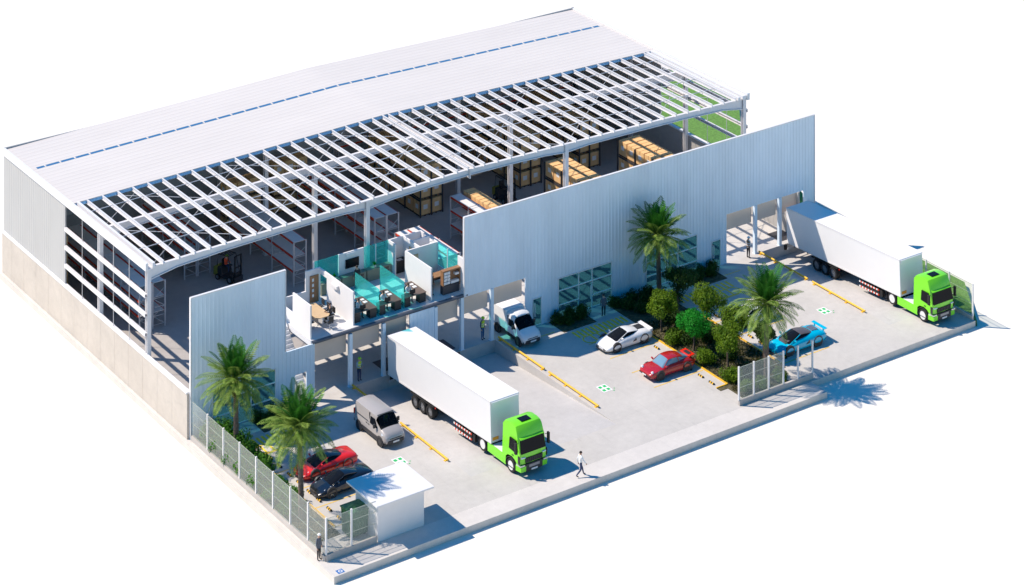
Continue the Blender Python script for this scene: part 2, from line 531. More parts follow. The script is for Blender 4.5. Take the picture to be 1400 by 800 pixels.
# ================================================================== WAREHOUSE
WH = thing("warehouse", "long white warehouse with half its roof cut away and a silver corrugated street front", "warehouse")
def corr(b, u0, u1, z0, z1, base, depth=0.018, pitch=0.34, back=0.1, axis='x', sign=-1):
    """vertical ribs along u between z0 and z1, front face towards sign*normal"""
    us = [(u0, 0)]
    k = math.floor(u0 / pitch)
    while k * pitch < u1:
        s = k * pitch
        for f, d in ((0, 0), (.52, 0), (.60, 1), (.90, 1), (.98, 0)):
            x = s + f * pitch
            if u0 < x < u1: us.append((x, d))
        k += 1
    us.append((u1, 0))
    def P(u, d, z):
        n = base + sign * d * depth
        return (u, n, z) if axis == 'x' else (n, u, z)
    def Q(u, z):
        n = base - sign * back
        return (u, n, z) if axis == 'x' else (n, u, z)
    for (a, da), (c, dc) in zip(us[:-1], us[1:]):
        b.quad(P(a, da, z0), P(c, dc, z0), P(c, dc, z1), P(a, da, z1))
        b.quad(P(a, da, z1), P(c, dc, z1), Q(c, z1), Q(a, z1))
        b.quad(P(a, da, z0), P(c, dc, z0), Q(c, z0), Q(a, z0))
    b.quad(Q(u0, z0), Q(u1, z0), Q(u1, z1), Q(u0, z1))
    for u in (u0, u1):
        b.quad(P(u, 0, z0), P(u, 0, z1), Q(u, z1), Q(u, z0))
HP = 10.25; HN = 4.15; HL = 4.08
# right-hand front
b = MB()
corr(b, 23.95, 60.0, HL, HP, YF)
for x0, x1, z0, z1 in ((29.75, 30.4, 0, HL), (30.4, 31.3, 2.25, HL), (31.3, 32.9, 0, HL), (32.9, 38.3, 3.25, HL), (38.3, 41.75, 0, HL),
                       (41.75, 47.15, 3.25, HL), (47.15, 48.65, 0, HL), (48.65, 49.65, 2.25, HL), (49.65, 50.3, 0, HL), (58.8, 60.0, -.55, HL)):
    corr(b, x0, x1, z0, z1 - .003, YF)
b.build("front_cladding", M_facade, WH)
b = MB()
corr(b, 0.05, 7.9, 3.25, HP, YF)
for x0, x1, z0, z1 in ((.05, 1.75, -.55, 3.247), (7.1, 7.9, 0, 3.247), (7.9, 10.45, 2.25, HN), (7.9, 8.75, 0, 2.247), (9.75, 10.45, 0, 2.247)):
    corr(b, x0, x1, z0, z1, YF)
b.build("front_cladding", M_facade, WH)
b = MB()
corr(b, 18.9, 21.15, -.5, HL, YF)
b.build("front_cladding", M_facade, WH)
b = MB()
b.box(23.9, 60.05, YF - .06, YF + .14, HP, HP + .07); b.box(23.88, 23.945, YF - .06, YF + .14, HL, HP)
b.box(60.005, 60.06, YF - .06, YF + .14, -.5, HP)
b.box(0.0, 7.95, YF - .06, YF + .14, HP, HP + .07); b.box(7.905, 7.96, YF - .06, YF + .14, HN + .06, HP)
b.box(-.02, .045, YF - .06, YF + .14, -.5, HP)
b.build("front_trim", M_trim, WH)
# windows and doors of the front
def glazing(x0, x1, cols, rows, z0, z1, name="window", door=None):
    f = MB()
    t = .07
    y0, y1 = YF - .055, YF + .09
    for c in cols:
        f.box(c - t / 2, c + t / 2, y0, y1, z0, z1)
    xs = [cols[0], cols[-1]]
    for k, (ca, cb) in enumerate(zip(cols[:-1], cols[1:])):
        for z in rows:
            if len(cols) == 4 and k == 1 and .5 < z < 2: continue
            f.box(ca + t / 2, cb - t / 2, y0 + .01, y1 - .01, z - t / 2, z + t / 2)
    fr = f.build("window" if name == "window" else name, M_frame, WH)
    p = MB()
    p.box(xs[0] + .036, xs[1] - .036, YF + .005, YF + .025, z0 + .02, z1 - .02)
    p.build("pane", M_glass, fr)
    if door:
        h = MB(); h.box(door - .03, door + .03, y0 - .06, y0 - .02, .8, 1.9)
        h.build("handle", M_frame, fr)
    return fr
glazing(32.9, 38.3, [32.94, 34.95, 36.28, 38.26], [.05, 1.05, 2.2, 3.2], 0, 3.25, door=36.1)
glazing(41.75, 47.15, [41.79, 43.8, 45.1, 47.11], [.05, 1.05, 2.2, 3.2], 0, 3.25, door=43.95)
glazing(1.75, 7.1, [1.79, 3.75, 5.0, 7.06], [.05, 1.05, 2.2, 3.2], 0, 3.25, door=3.95)
glazing(30.4, 31.3, [30.44, 31.26], [.05, 2.2], 0, 2.25, "glass_door", door=30.6)
glazing(48.65, 49.65, [48.69, 49.61], [.05, 2.2], 0, 2.25, "glass_door", door=48.85)
# posts of the dock openings
def ipost(b, x, y, z0, z1, w=.28, d=.3, t=.05):
    b.box(x - w / 2, x + w / 2, y - d / 2, y - d / 2 + t, z0, z1)
    b.box(x - w / 2, x + w / 2, y + d / 2 - t, y + d / 2, z0, z1)
    b.box(x - t / 2, x + t / 2, y - d / 2 + t, y + d / 2 - t, z0, z1)
for x, zt in ((13.62, 4.0), (16.58, 4.0), (21.3, 4.0), (23.75, HL), (26.57, HL - .01), (53.5, HL - .01), (56.2, HL - .01)):
    b = MB(); b.box(x - .14, x + .14, YF - .03, YF + .25, -.0, zt - .004)
    b.box(x - .19, x + .19, YF - .06, YF + .28, 0, .03)
    b.build("dock_post", M_facade, WH, bevel=.01)
for x0, x1 in ((10.5, 13.45), (13.8, 16.4), (16.75, 18.85), (21.47, 23.58), (23.95, 26.4), (26.75, 29.7), (50.3, 53.35), (53.68, 56.05), (56.37, 58.75)):
    b = MB()
    b.box(x0, x1, .80, .86, 2.52, 4.0)
    b.build("sectional_door", M_soffit, WH)
for x0, x1, y0, y1 in ((16.95, 18.75, .9, 2.7), (21.7, 23.5, .9, 2.7), (56.7, 58.6, .9, 2.7)):
    b = MB(); b.box(x0, x1, y0, y1, .003, .012); b.build("dock_leveller", M_rackdark, WH)
for x0 in (17.1, 18.5, 21.8, 23.2, 56.6, 58.2):
    b = MB(); b.box(x0, x0 + .25, YF - .12, YF - .004, -.45, -.05); b.build("dock_bumper", M_black, WH)

# ---- side and back walls
b = MB()
y = .5
while y < 33.3:
    y1 = min(y + 2.38, 33.4)
    b.box(-.2, -.001, y, y1 - .02, ZG, 3.3)
    b.box(-.18, -.02, y1 - .02, y1, ZG, 3.298)
    y = y1
b.build("concrete_wall", M_wall, WH)
b = MB(); b.box(-.26, .12, .5, 33.46, 3.303, 3.42); b.build("wall_ledge", M_trim, WH)
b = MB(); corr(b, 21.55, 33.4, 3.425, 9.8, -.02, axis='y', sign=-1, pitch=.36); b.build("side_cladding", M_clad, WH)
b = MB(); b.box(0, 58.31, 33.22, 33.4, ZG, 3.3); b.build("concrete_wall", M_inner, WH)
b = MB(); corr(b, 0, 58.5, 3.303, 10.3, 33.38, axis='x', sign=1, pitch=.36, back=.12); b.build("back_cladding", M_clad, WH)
b = MB()
y = .5
while y < 33.3:
    y1 = min(y + 3.2, 33.4)
    b.box(58.32, 58.5, y, y1 - .02, ZG, 3.95); b.box(58.34, 58.48, y1 - .02, y1, ZG, 3.948)
    y = y1
b.build("concrete_wall", M_inner, WH)
b = MB(); b.box(58.2, 58.56, 7.3, 33.2, 3.953, 4.08); b.build("wall_ledge", M_trim, WH)
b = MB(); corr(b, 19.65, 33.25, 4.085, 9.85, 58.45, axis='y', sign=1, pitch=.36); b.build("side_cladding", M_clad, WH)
# girts
for x, zs in ((-.03, (4.8, 6.25, 7.7)), (58.4, (5.8, 7.2, 8.62))):
    for z in zs:
        g = MB(); y1 = 21.5 if x < 1 else 19.6
        g.box(x - .1, x + .1, 7.4, y1, z + .17, z + .22); g.box(x - .1 if x < 1 else x + .06, x - .06 if x < 1 else x + .1, 7.4, y1, z, z + .17)
        g.box(x - .1, x + .1, 7.4, y1, z - .05, z)
        g.build("girt", M_steel, WH)
    for yy in (10.2, 12.9, 18.4):
        if x > 1 and yy > 19: continue
        g = MB(); g.tube([(x, yy, 3.42 if x < 1 else 4.08), (x, yy, 9.6)], .025, 6); g.build("tie_rod", M_rod, WH)

# ---- frames
HE = 9.86; HK = 0.6; XM = 29.15; XR = 58.3
def hz(x): return HE + HK * (1 - abs(x - XM) / XM)
ROWS = (7.5, 15.65, 23.8, 31.95)
for y in ROWS:
    for x in (.2, 19.43, 38.87, 58.1):
        b = MB(); w = .34
        ipost(b, x, y, 0.0, hz(x) - .03, w, .34, .06)
        b.box(x - .25, x + .25, y - .25, y + .25, 0.003, .04)
        b.build("column", M_steel, WH)
    b = MB()
    xs = [.38, 2.6, 7, 14, 17.2, 19.43, 21.7, 25, XM, 33.3, 36.6, 38.87, 41.2, 46, 51.3, 55.8, 57.92]
    dp = [.95, .62, .5, .5, .55, .72, .55, .5, .5, .5, .55, .72, .55, .5, .5, .62, .95]
    def rail(zo0, zo1, hw):
        loops = []
        for x, d in zip(xs, dp):
            a = hz(x) - (zo0 * d if zo0 > .5 else 0); 
            lo = hz(x) - d if zo1 == 'bot' else hz(x) - .06
            hi = lo + .06
            loops.append([(x, y - hw, lo), (x, y + hw, lo), (x, y + hw, hi), (x, y - hw, hi)])
        b.loft(loops)
    rail(0, 'top', .13); rail(0, 'bot', .13)
    b.loft([[(x, y - .03, hz(x) - d + .06), (x, y + .03, hz(x) - d + .06), (x, y + .03, hz(x) - .06), (x, y - .03, hz(x) - .06)] for x, d in zip(xs, dp)])
    for x in (XM,):
        b.box(x - .04, x + .04, y - .2, y + .2, hz(x) - .75, hz(x) + .05)
    b.build("rafter", M_steel, WH)
# purlins
NP = 44
for i in range(1, NP):
    x = XR * i / NP
    if i == NP // 2: xl = [x - .28, x + .28]
    else: xl = [x]
    b = MB()
    for q in xl:
        s = 1 if q < XM else -1
        z0 = hz(q) + .012
        b.box(q - .03, q + .03, 7.2, 20.4, z0, z0 + .24)
        b.box(q - .06, q + .065, 7.2, 20.4, z0 + .24, z0 + .28)
        b.box(q - .10, q - .04, 7.2, 20.4, z0, z0 + .03)
    b.build("purlin", M_steel, WH)
for y in (10.2, 12.9, 18.4):
    for x0, x1 in ((.4, XM), (XM, 57.9)):
        b = MB(); b.tube([(x0, y, hz(x0) + .20), (x1, y, hz(x1) + .20)], .03, 6); b.build("sag_rod", M_steel, WH)
for xa, xb in ((.4, 9.5), (9.5, 19.4), (19.4, 29.1), (29.1, 38.9), (38.9, 48.5), (48.5, 57.9)):
    for ya, yb in ((7.6, 15.5), (15.8, 23.6)):
        for p, q in (((xa, ya), (xb, yb)), ((xa, yb), (xb, ya))):
            b = MB(); b.tube([(p[0], p[1], hz(p[0]) - .12), (q[0], q[1], hz(q[0]) - .12)], .025, 6); b.build("bracing_rod", M_rod, WH)
# ---- roof sheets: ribs run across the building
def roof_sheet(y0, y1, dz, name):
    b = MB()
    prof = []
    p = .62; y = y0
    while y < y1 - 1e-6:
        for f, d in ((0, 0), (.55, 0), (.68, .014), (.88, .014)):
            if y + f * p < y1: prof.append((y + f * p, d))
        y += p
    prof.append((y1, 0))
    xs = [.05, XM - .3, XM + .3, XR - .05]
    def top(x, d): return (hz(x) if abs(x - XM) > .4 else hz(XM - .35)) + .30 + dz + d
    loops = [[(x, yy, top(x, d)) for yy, d in prof] for x in xs]
    n = len(prof)
    b.loft(loops, closed=False)
    lo = [[(x, yy, hz(x) + .24 + dz) for yy in (y0, y1)] for x in xs]
    b.loft(lo, closed=False)
    for i in range(3):
        for s, yy in ((0, y0), (1, y1)):
            b.quad((xs[i], yy, top(xs[i], 0)), (xs[i + 1], yy, top(xs[i + 1], 0)), lo[i + 1][s], lo[i][s])
    return b.build(name, M_roof, WH, fix=False)
roof_sheet(20.35, 28.05, 0.0, "roof_sheet")
roof_sheet(28.42, 33.3, 0.0, "roof_sheet")
b = MB()
n = 44
for i in range(n):
    x0 = XR * i / n + .07; x1 = XR * (i + 1) / n - .07
    if i == 0: x0 = .6
    if i == n - 1: x1 = XR - .6
    b.loft([[(x, 28.07, hz(x) + .25), (x, 28.40, hz(x) + .25), (x, 28.40, hz(x) + .30), (x, 28.07, hz(x) + .30)] for x in (x0, x1)])
b.build("rooflight_strip", M_skylight, WH)
b = MB()
for i in range(n + 1):
    x = min(max(XR * i / n, .1), XR - .1)
    w = .48 if i in (0, n) else .065
    b.box(max(.08, x - w), min(XR - .08, x + w), 28.055, 28.415, hz(x) + .2, hz(x) + .315)
b.build("rooflight_cleat", M_roof, WH)
b = MB()
for x0, x1 in ((.3, XM), (XM, 58.0)):
    b.loft([[(x, 20.36, hz(x) + .0), (x, 20.42, hz(x)), (x, 20.42, hz(x) + .235), (x, 20.36, hz(x) + .235)] for x in (x0, x1)])
b.build("roof_edge", M_edgeshade, WH)
# gutters and fascias along both eaves
b = MB(); b.box(-.16, .04, 7.2, 33.5, 9.72, 10.30); b.box(.05, .42, 7.2, 20.3, 9.78, 9.83); b.box(.42, .62, 7.2, 20.4, 9.85, 10.22)
b.build("gutter", M_trim, WH)
b = MB(); b.box(58.28, 58.56, 7.2, 33.5, 9.72, 10.30); b.box(57.75, 58.2, 7.2, 20.4, 9.9, 10.18); b.box(57.25, 57.5, 7.2, 20.4, 9.9, 10.16)
b.build("gutter", M_trim, WH)
b = MB()
b.loft([[(x, 33.32, hz(x) + .2), (x, 33.48, hz(x) + .2), (x, 33.48, hz(x) + .24), (x, 33.32, hz(x) + .24)] for x in (.05, XM, 58.25)])
b.build("gutter", M_trim, WH)

# ---- mezzanine offices
ZO = 4.3
b = MB(); b.box(10.3, 24.25, .5, 7.1, 4.02, ZO); b.build("mezzanine_slab", M_slab, WH)
b = MB(); b.box(10.32, 24.23, .52, 7.08, ZO + .002, ZO + .02); b.build("office_floor", M_tile, WH)
b = MB(); b.tube([(10.3, .46, 4.17), (24.25, .46, 4.17)], .13, 10); b.build("slab_edge_pipe", M_slab, WH)
ZW = 6.85
def owall(x0, x1, y0, y1, z0=ZO + .02, z1=ZW):
    b = MB(); b.box(x0, x1, y0, y1, z0, z1)
    return b.build("office_wall", M_plaster, WH)
owall(10.3, 10.42, .75, 3.4); owall(10.3, 10.42, 3.4, 5.9, z1=5.3)
owall(10.3, 12.9, 5.9, 6.02, z1=5.3)
owall(12.9, 14.22, 5.9, 6.02)
owall(14.1, 14.22, .85, 4.75); owall(14.1, 14.22, 4.75, 5.9, z0=6.45)
owall(14.22, 16.5, 6.95, 7.07, z1=4.9); owall(16.5, 18.8, 6.95, 7.07); owall(18.8, 21.1, 6.95, 7.07, z1=4.9)
owall(21.1, 22.45, 6.95, 7.07); owall(21.1, 21.22, 6.0, 6.95)
owall(22.45, 22.57, 4.62, 7.07)
owall(21.15, 21.27, .85, 4.5); owall(21.15, 24.2, 4.5, 4.62)
owall(22.57, 24.2, 6.95, 7.07); owall(22.57, 24.2, 5.75, 5.85); owall(24.1, 24.2, 4.62, 5.0); owall(24.1, 24.2, 6.5, 6.95)
owall(24.1, 24.22, 1.5, 4.5, z1=5.1); owall(24.1, 24.22, .8, 1.5)
def gpart(x0, x1, y0, y1, z0, z1):
    b = MB(); b.box(x0, x1, y0, y1, z0, z1)
    return b.build("glass_partition", M_teal, WH)
gpart(14.3, 16.48, 7.0, 7.03, 4.9, ZW); gpart(18.82, 21.08, 7.0, 7.03, 4.9, ZW)
gpart(24.14, 24.17, 1.5, 4.5, 5.1, ZW)
for y in (1.5, 3.0, 4.45):
    b = MB(); b.box(24.1, 24.2, y, y + .06, 5.1, ZW); b.build("partition_post", M_frame, WH)
for x in (14.24, 19.9):
    b = MB(); b.box(x, x + .06, 6.97, 7.06, 4.9, ZW); b.build("partition_post", M_frame, WH)
d = MB(); d.box(13.25, 14.02, 5.82, 5.88, ZO + .03, 6.4); od = d.build("office_door", M_door, WH, bevel=.01)
p = MB()
for k in range(4): p.box(13.42, 13.58, 5.805, 5.818, 4.75 + k * .4, 4.98 + k * .4)
p.build("pane", M_lamp, od)
d = MB(); d.box(22.40, 22.448, 5.2, 6.0, ZO + .03, 6.4); d.build("office_door", M_wood, WH)
d = MB(); d.box(21.6, 22.3, 4.44, 4.495, ZO + .03, 6.4); d.build("office_door", M_wood, WH)
# inner stair left of the offices
b = MB(); b.box(10.2, 10.296, .5, 7.1, 3.9, 4.36); b.build("slab_edge_trim", M_trim, WH)
b = MB()
for k in range(17):
    z = 4.26 - k * .25; y = 3.9 - k * .2
    b.box(9.2, 10.05, y - .2, y, z - .26, z)
b.build("stair_tread", M_trim, WH)
for x in (9.12, 10.07):
    b = MB(); b.prism([(4.0, 4.0), (4.0, 4.4), (.62, .22), (.5, .02), (.85, .02)], 'yz', x, x + .06); b.build("stair_stringer", M_trim, WH)
b = MB(); b.box(9.1, 10.19, 3.92, 6.4, 4.12, 4.26); b.build("stair_landing", M_trim, WH)
# ================================================================== STORAGE
def rack(x0, x1, y0, y1, label, levels=(1.25, 2.45, 3.6), post=None, group="empty pallet racks", shelves=True):
    t = thing("pallet_rack", label, "pallet rack", ((x0 + x1) / 2, y0, 0), 0, group)
    w = (x1 - x0) / 2; L = y1 - y0
    n = max(1, round(L / 3.2)); step = L / n
    pm = post or M_rackpost
    for i in range(n + 1):
        y = min(max(i * step, .05), L - .05)
        b = MB()
        zt = levels[-1] + .04
        for s in (-1, 1):
            b.box(s * w - .05, s * w + .05, y - .05, y + .05, 0, zt)
        z = .25; k = 0
        while z + .7 < zt:
            b.bar((-w + .05, y, z), (w - .05, y, z), .035, .035)
            b.bar((-w + .05, y, z + (0 if k % 2 else .7)), (w - .05, y, z + (.7 if k % 2 else 0)), .03, .03)
            z += .7; k += 1
        b.build("upright_frame", pm, t)
    for z in levels:
        for s in (-1, 1):
            b = MB()
            for i in range(n):
                b.box(s * w - .03, s * w + .03, i * step + .11, (i + 1) * step - .06, z - .13, z - .005)
            b.build("beam", M_beam, t)
        if shelves:
            b = MB()
            for i in range(n):
                b.box(-w + .06, w - .06, i * step + .06, (i + 1) * step - .02, z - .01, z + .025)
            b.build("shelf", M_shelf, t)
    return t
rack(4.35, 5.42, 17.2, 30.5, "empty white-shelved rack nearest the left outer wall")
rack(5.52, 6.6, 17.2, 30.5, "empty rack standing back to back with the rack nearest the left wall")
rack(11.6, 12.7, 23.45, 31.2, "empty rack behind the forklift on the left, left one of the pair")
rack(12.85, 13.95, 23.45, 31.2, "empty rack behind the forklift on the left, right one of the pair")
rack(18.35, 19.5, 17.15, 28.2, "single empty rack ending behind the glass wall of the offices")
rack(26.2, 27.32, 17.25, 30.2, "empty rack behind the offices, left one of the deep pair")
rack(27.42, 28.55, 17.25, 30.2, "empty rack behind the offices, right one of the deep pair")
rack(26.2, 27.32, 7.9, 14.1, "empty rack beside the washrooms, the one touching the offices")
rack(27.42, 28.55, 7.9, 14.1, "empty rack beside the washrooms, the one facing the aisle")
rack(33.9, 35.0, 9.0, 17.5, "empty three-level rack just behind the left edge of the big front wall")
rack(35.12, 36.3, 9.0, 17.5, "rack carrying a row of cartons behind the left edge of the front wall", levels=(1.25, 2.45), group="loaded pallet racks")
rack(31.2, 57.6, 31.3, 32.3, "long rack along the back wall under the roof", levels=(1.6, 3.6), group="back wall racks") if False else None
t = rack(0.0, 0.9, 0, 26.0, "long low-lit rack along the back wall under the roof", levels=(1.6, 3.6), group="back wall racks")
t.location = (31.4, 32.4, 0); t.rotation_euler = (0, 0, R(-90))

BOXN = 0
def make_carton():
    t = thing("carton_box", "brown cardboard carton", "carton", (0, 0, -50))
    b = MB(); b.box(-.53, .53, -.56, .56, .14, 1.36); c = b.build("carton", M_carton, t, bevel=.015)
    b = MB()
    b.box(-.54, -.532, -.22, .2, .62, 1.0); b.build("paper_label", M_paper, t)
    b = MB(); b.box(-.2, .22, -.57, -.562, .62, 1.0); b.build("paper_label", M_paper, t)
    b = MB(); b.box(-.53, .53, -.03, .03, 1.361, 1.364); b.box(-.534, -.531, -.03, .03, 1.02, 1.36); b.build("tape", M_tape, t)
    b = MB()
    for x in (-.45, 0, .45): b.box(x - .07, x + .07, -.55, .55, 0, .09)
    b.box(-.55, .55, -.56, .56, .09, .135)
    b.build("pallet", M_pallet, t)
    return t
CARTON = make_carton()
first = [True]
def carton(x, y, z, label, group):
    if first[0]:
        first[0] = False
        CARTON.location = (x, y, z); CARTON["label"] = label; CARTON["group"] = group
        return CARTON
    return dup(CARTON, (x, y, z), R(rnd.uniform(-1.2, 1.2)), label, group)
TIER = ["bottom tier", "middle tier", "top tier"]
def stack_block(x0, y0, n, where, visible, group, tall=1.5, flip=False, post=True):
    """two columns of cartons three tiers high in a dark frame, row 0 at the cross aisle"""
    t = thing("stacking_frame", "dark steel frame holding " + where + " of cartons", "stacking frame", (x0 + 1.15, y0, 0), 0, "frames of the carton blocks")
    s = -1 if flip else 1
    L = n * 1.26
    ys = [i * 1.26 * 2 for i in range(int(n / 2) + 1)]
    for y in ys:
        b = MB()
        for x in (-1.17, -.02, 1.13):
            b.box(x - .035, x + .075, s * y - .05, s * y + .05, 0, 4.32)
        b.build("post", M_rackdark, t)
    for z in (1.5, 3.0):
        b = MB()
        for x in (-1.17, -.02, 1.13):
            b.box(x - .02, x + .06, min(0, s * L), max(0, s * L), z - .12, z - .02)
        b.build("beam", M_rackdark, t)
    for c in range(2):
        for k in range(3):
            for i in range(n):
                if not visible(c, k, i): continue
                carton(x0 + .58 + c * 1.15, y0 + s * (.66 + i * 1.26), k * 1.5 + (.0 if k == 0 else .0),
                       "carton in %s, %s column, %s, %s from aisle" % (where, ("left", "right")[c], TIER[k], ORD[i]), group)
vis_back = lambda c, k, i: k == 2 or c == 0 or i == 0
stack_block(34.0, 22.35, 7, "the block behind the offices", vis_back, "cartons behind the cross aisle")
stack_block(44.6, 22.35, 7, "the middle rear block", vis_back, "cartons behind the cross aisle")
stack_block(51.15, 22.35, 7, "the far right rear block", vis_back, "cartons behind the cross aisle")
def vis_front(c, k, i):
    y = 17.3 - .66 - i * 1.26
    return y > (10.6, 13.4, 16.2)[2 - k] and (k == 2 or c == 0)
stack_block(43.7, 17.35, 5, "the block by the front wall", vis_front, "cartons in front of the cross aisle", flip=True)
stack_block(51.8, 17.45, 5, "the block by the right gable", vis_front, "cartons in front of the cross aisle", flip=True)
for i in range(4):
    carton(35.72, 16.8 - i * 1.2, 2.48, "carton on the low rack behind the front wall, %s from the aisle" % ORD[i], "cartons on the low rack")
for i in range(2):
    carton(37.3, 13.4 - i * 1.25, 1.6, "carton standing just behind the low rack, %s from the cross aisle" % ORD[i], "cartons behind the low rack")
b = MB(); b.box(-.6, .6, -1.3, 1.3, 0, 1.57); 
t = tag(b.build("plinth_crate", M_pallet, None, bevel=.02), "dark crate carrying two cartons behind the low rack", "crate"); t.location = (37.3, 12.8, 0)
for bx, by, nx, where in ((18.9, 29.3, 3, "by the white rack end"), (24.4, 30.8, 3, "farthest back"), (1.3, 28.0, 2, "in the left corner")):
    for k in range(3):
        for i in range(nx):
            carton(bx + i * 1.15, by, k * 1.5, "carton in the dim pile %s, %s, %s from its left" % (where, TIER[k], ORD[i]), "cartons by the back wall")

# ---- forklifts
M_flgreen = mat("olive forklift paint", (0.20, 0.20, 0.03), 0.45)
def make_forklift():
    t = thing("forklift", "dark forklift", "forklift")
    b = MB()
    b.prism([(-1.15, .25), (-1.2, .75), (-1.05, 1.05), (-.35, 1.05), (-.3, .45), (.55, .45), (.7, .75), (.95, .75), (.95, .25)], 'xz', -.5, .5)
    b.build("body", M_dark, t, bevel=.03)
    b = MB(); b.prism([(-1.28, .3), (-1.28, .95), (-1.0, 1.12), (-.8, 1.12), (-.8, .3)], 'xz', -.52, .52); b.build("counterweight", M_flgreen, t, bevel=.04)
    b = MB()
    for s in (-1, 1):
        b.tube([(-.9, s * .46, 1.05), (-.75, s * .46, 2.1), (.35, s * .46, 2.15), (.75, s * .46, .75)], .035, 6)
    for k in range(6):
        x = -.7 + k * .2; b.box(x - .02, x + .02, -.46, .46, 2.11, 2.15)
    b.build("overhead_guard", M_black, t)
    b = MB()
    for s in (-1, 1):
        b.box(.98, 1.08, s * .36 - .05, s * .36 + .05, .1, 2.3)
    for z in (.5, 1.3, 2.25): b.box(1.0, 1.06, -.36, .36, z, z + .07)
    b.build("mast", M_black, t)
    b = MB(); b.box(1.09, 1.13, -.5, .5, .15, .55)
    for s in (-.28, .28): b.box(1.13, 2.15, s - .06, s + .06, .1, .15)
    b.build("fork_carriage", M_rackdark, t)
    b = MB(); b.box(-.55, -.1, -.24, .24, 1.05, 1.18); b.box(-.6, -.48, -.24, .24, 1.18, 1.65); b.build("seat", M_black, t, bevel=.03)
    b = MB(); b.tube([(.35, 0, .8), (.22, 0, 1.25)], .03, 6); b.lathe([(.13, 0), (.17, .015), (.13, .03)], (.2, 0, 1.25), 'z', 14); b.build("steering_wheel", M_black, t)
    for x, r in ((-.75, .24), (.6, .31)):
        for s in (-1, 1):
            b = MB(); b.lathe([(r * .55, -.09), (r * .97, -.09), (r, -.05), (r, .05), (r * .97, .09), (r * .55, .09)], (x, s * .5, r), 'y', 18)
            w = b.build("wheel", M_black, t, smooth=True)
            b = MB(); b.lathe([(.03, -.1), (r * .55, -.095), (r * .55, .095), (.03, .1)], (x, s * .5, r), 'y', 14); b.build("rim", M_orange if False else M_greyrim, w)
    return t
fk = make_forklift()
fk.location = (14.6, 21.4, 0); fk.rotation_euler = (0, 0, R(-72))
fk["label"] = "dark forklift with a driver on the left floor near the open front"; fk["group"] = "forklifts"
dup(fk, (42.0, 21.0, 0), R(-90), "unmanned dark forklift between carton blocks, behind the low rack", "forklifts")

# ================================================================== OFFICE FURNITURE
ZF = ZO + .02
def office_chair(x, y, rz, label, group, z=ZF):
    t = thing("office_chair", label, "chair", (x, y, z), rz, group)
    b = MB(); b.box(-.22, .22, -.22, .22, .44, .5); b.build("seat", M_deskleg, t, bevel=.02)
    b = MB(); b.box(-.27, -.22, -.21, .21, .55, 1.0); b.build("backrest", M_deskleg, t, bevel=.015)
    for s in (-1, 1):
        b = MB(); b.tube([(-.1, s * .25, .46), (-.1, s * .27, .66), (.14, s * .27, .66)], .016, 6); b.build("armrest", M_chrome, t)
    b = MB(); b.tube([(-.2, 0, .46), (-.28, 0, .6)], .02, 6); b.build("back_bracket", M_chrome, t)
    b = MB(); b.tube([(0, 0, .08), (0, 0, .44)], .03, 8)
    for k in range(5):
        a = 2 * math.pi * k / 5
        b.tube([(0, 0, .1), (.28 * math.cos(a), .28 * math.sin(a), .05)], .022, 6)
        b.box(.28 * math.cos(a) - .03, .28 * math.cos(a) + .03, .28 * math.sin(a) - .03, .28 * math.sin(a) + .03, 0, .06)
    b.build("base", M_chrome, t)
    return t
def desk(x, idx, label):
    t = thing("desk", label, "desk", (x, .95, ZF), 0, "desks facing the street")
    b = MB()
    b.prism([(0, .05), (1.95, .05), (1.95, 2.25), (1.3, 2.25), (1.3, .72), (0, .72)], 'xy', .72, .76); b.build("desk_top", M_desk, t)
    b = MB(); b.box(.03, .5, .1, .68, 0, .72); b.build("drawer_unit", M_deskleg, t)
    b = MB(); b.box(1.36, 1.92, .1, .68, 0, .72); b.build("side_panel", M_deskleg, t)
    b = MB(); b.box(1.4, 1.9, 2.15, 2.2, 0, .72); b.build("side_panel", M_deskleg, t)
    m = MB(); m.box(.55, 1.05, .25, .29, .82, 1.14); m.box(.76, .84, .26, .3, .76, .84); m.box(.66, .94, .2, .36, .76, .772)
    m.build("monitor", M_black, t, bevel=.006)
    k = MB(); k.box(.55, 1.0, .45, .58, .762, .78); k.build("keyboard", M_dark, t)
    b = MB(); b.box(1.45, 1.75, 1.1, 1.4, .762, .80); b.build("paper_pile", M_paper, t)
    b = MB(); b.box(1.5, 1.78, 1.6, 1.85, .762, .79); b.build("paper_pile", M_paper, t)
    return t
for i, x in enumerate((14.4, 16.63, 18.9)):
    desk(x, i, ["dark corner desk beside the meeting room wall", "dark corner desk between the two teal screens", "dark corner desk against the white wall of the manager's room"][i])
    office_chair(x + .85, 2.0, R(-90), ["black office chair at the desk beside the meeting room wall", "black office chair at the desk between the teal screens", "black office chair at the desk by the manager's room wall"][i], "office chairs at the desks")
def screen(x, label):
    b = MB(); b.box(x, x + .025, .95, 4.5, ZF, 6.4)
    t = tag(b.build("glass_screen", M_teal), label, "glass screen", "teal screens between the desks")
screen(16.5, "tall teal glass screen nearer the meeting room, left of a desk")
screen(18.76, "tall teal glass screen nearer the manager's room, right of a desk")
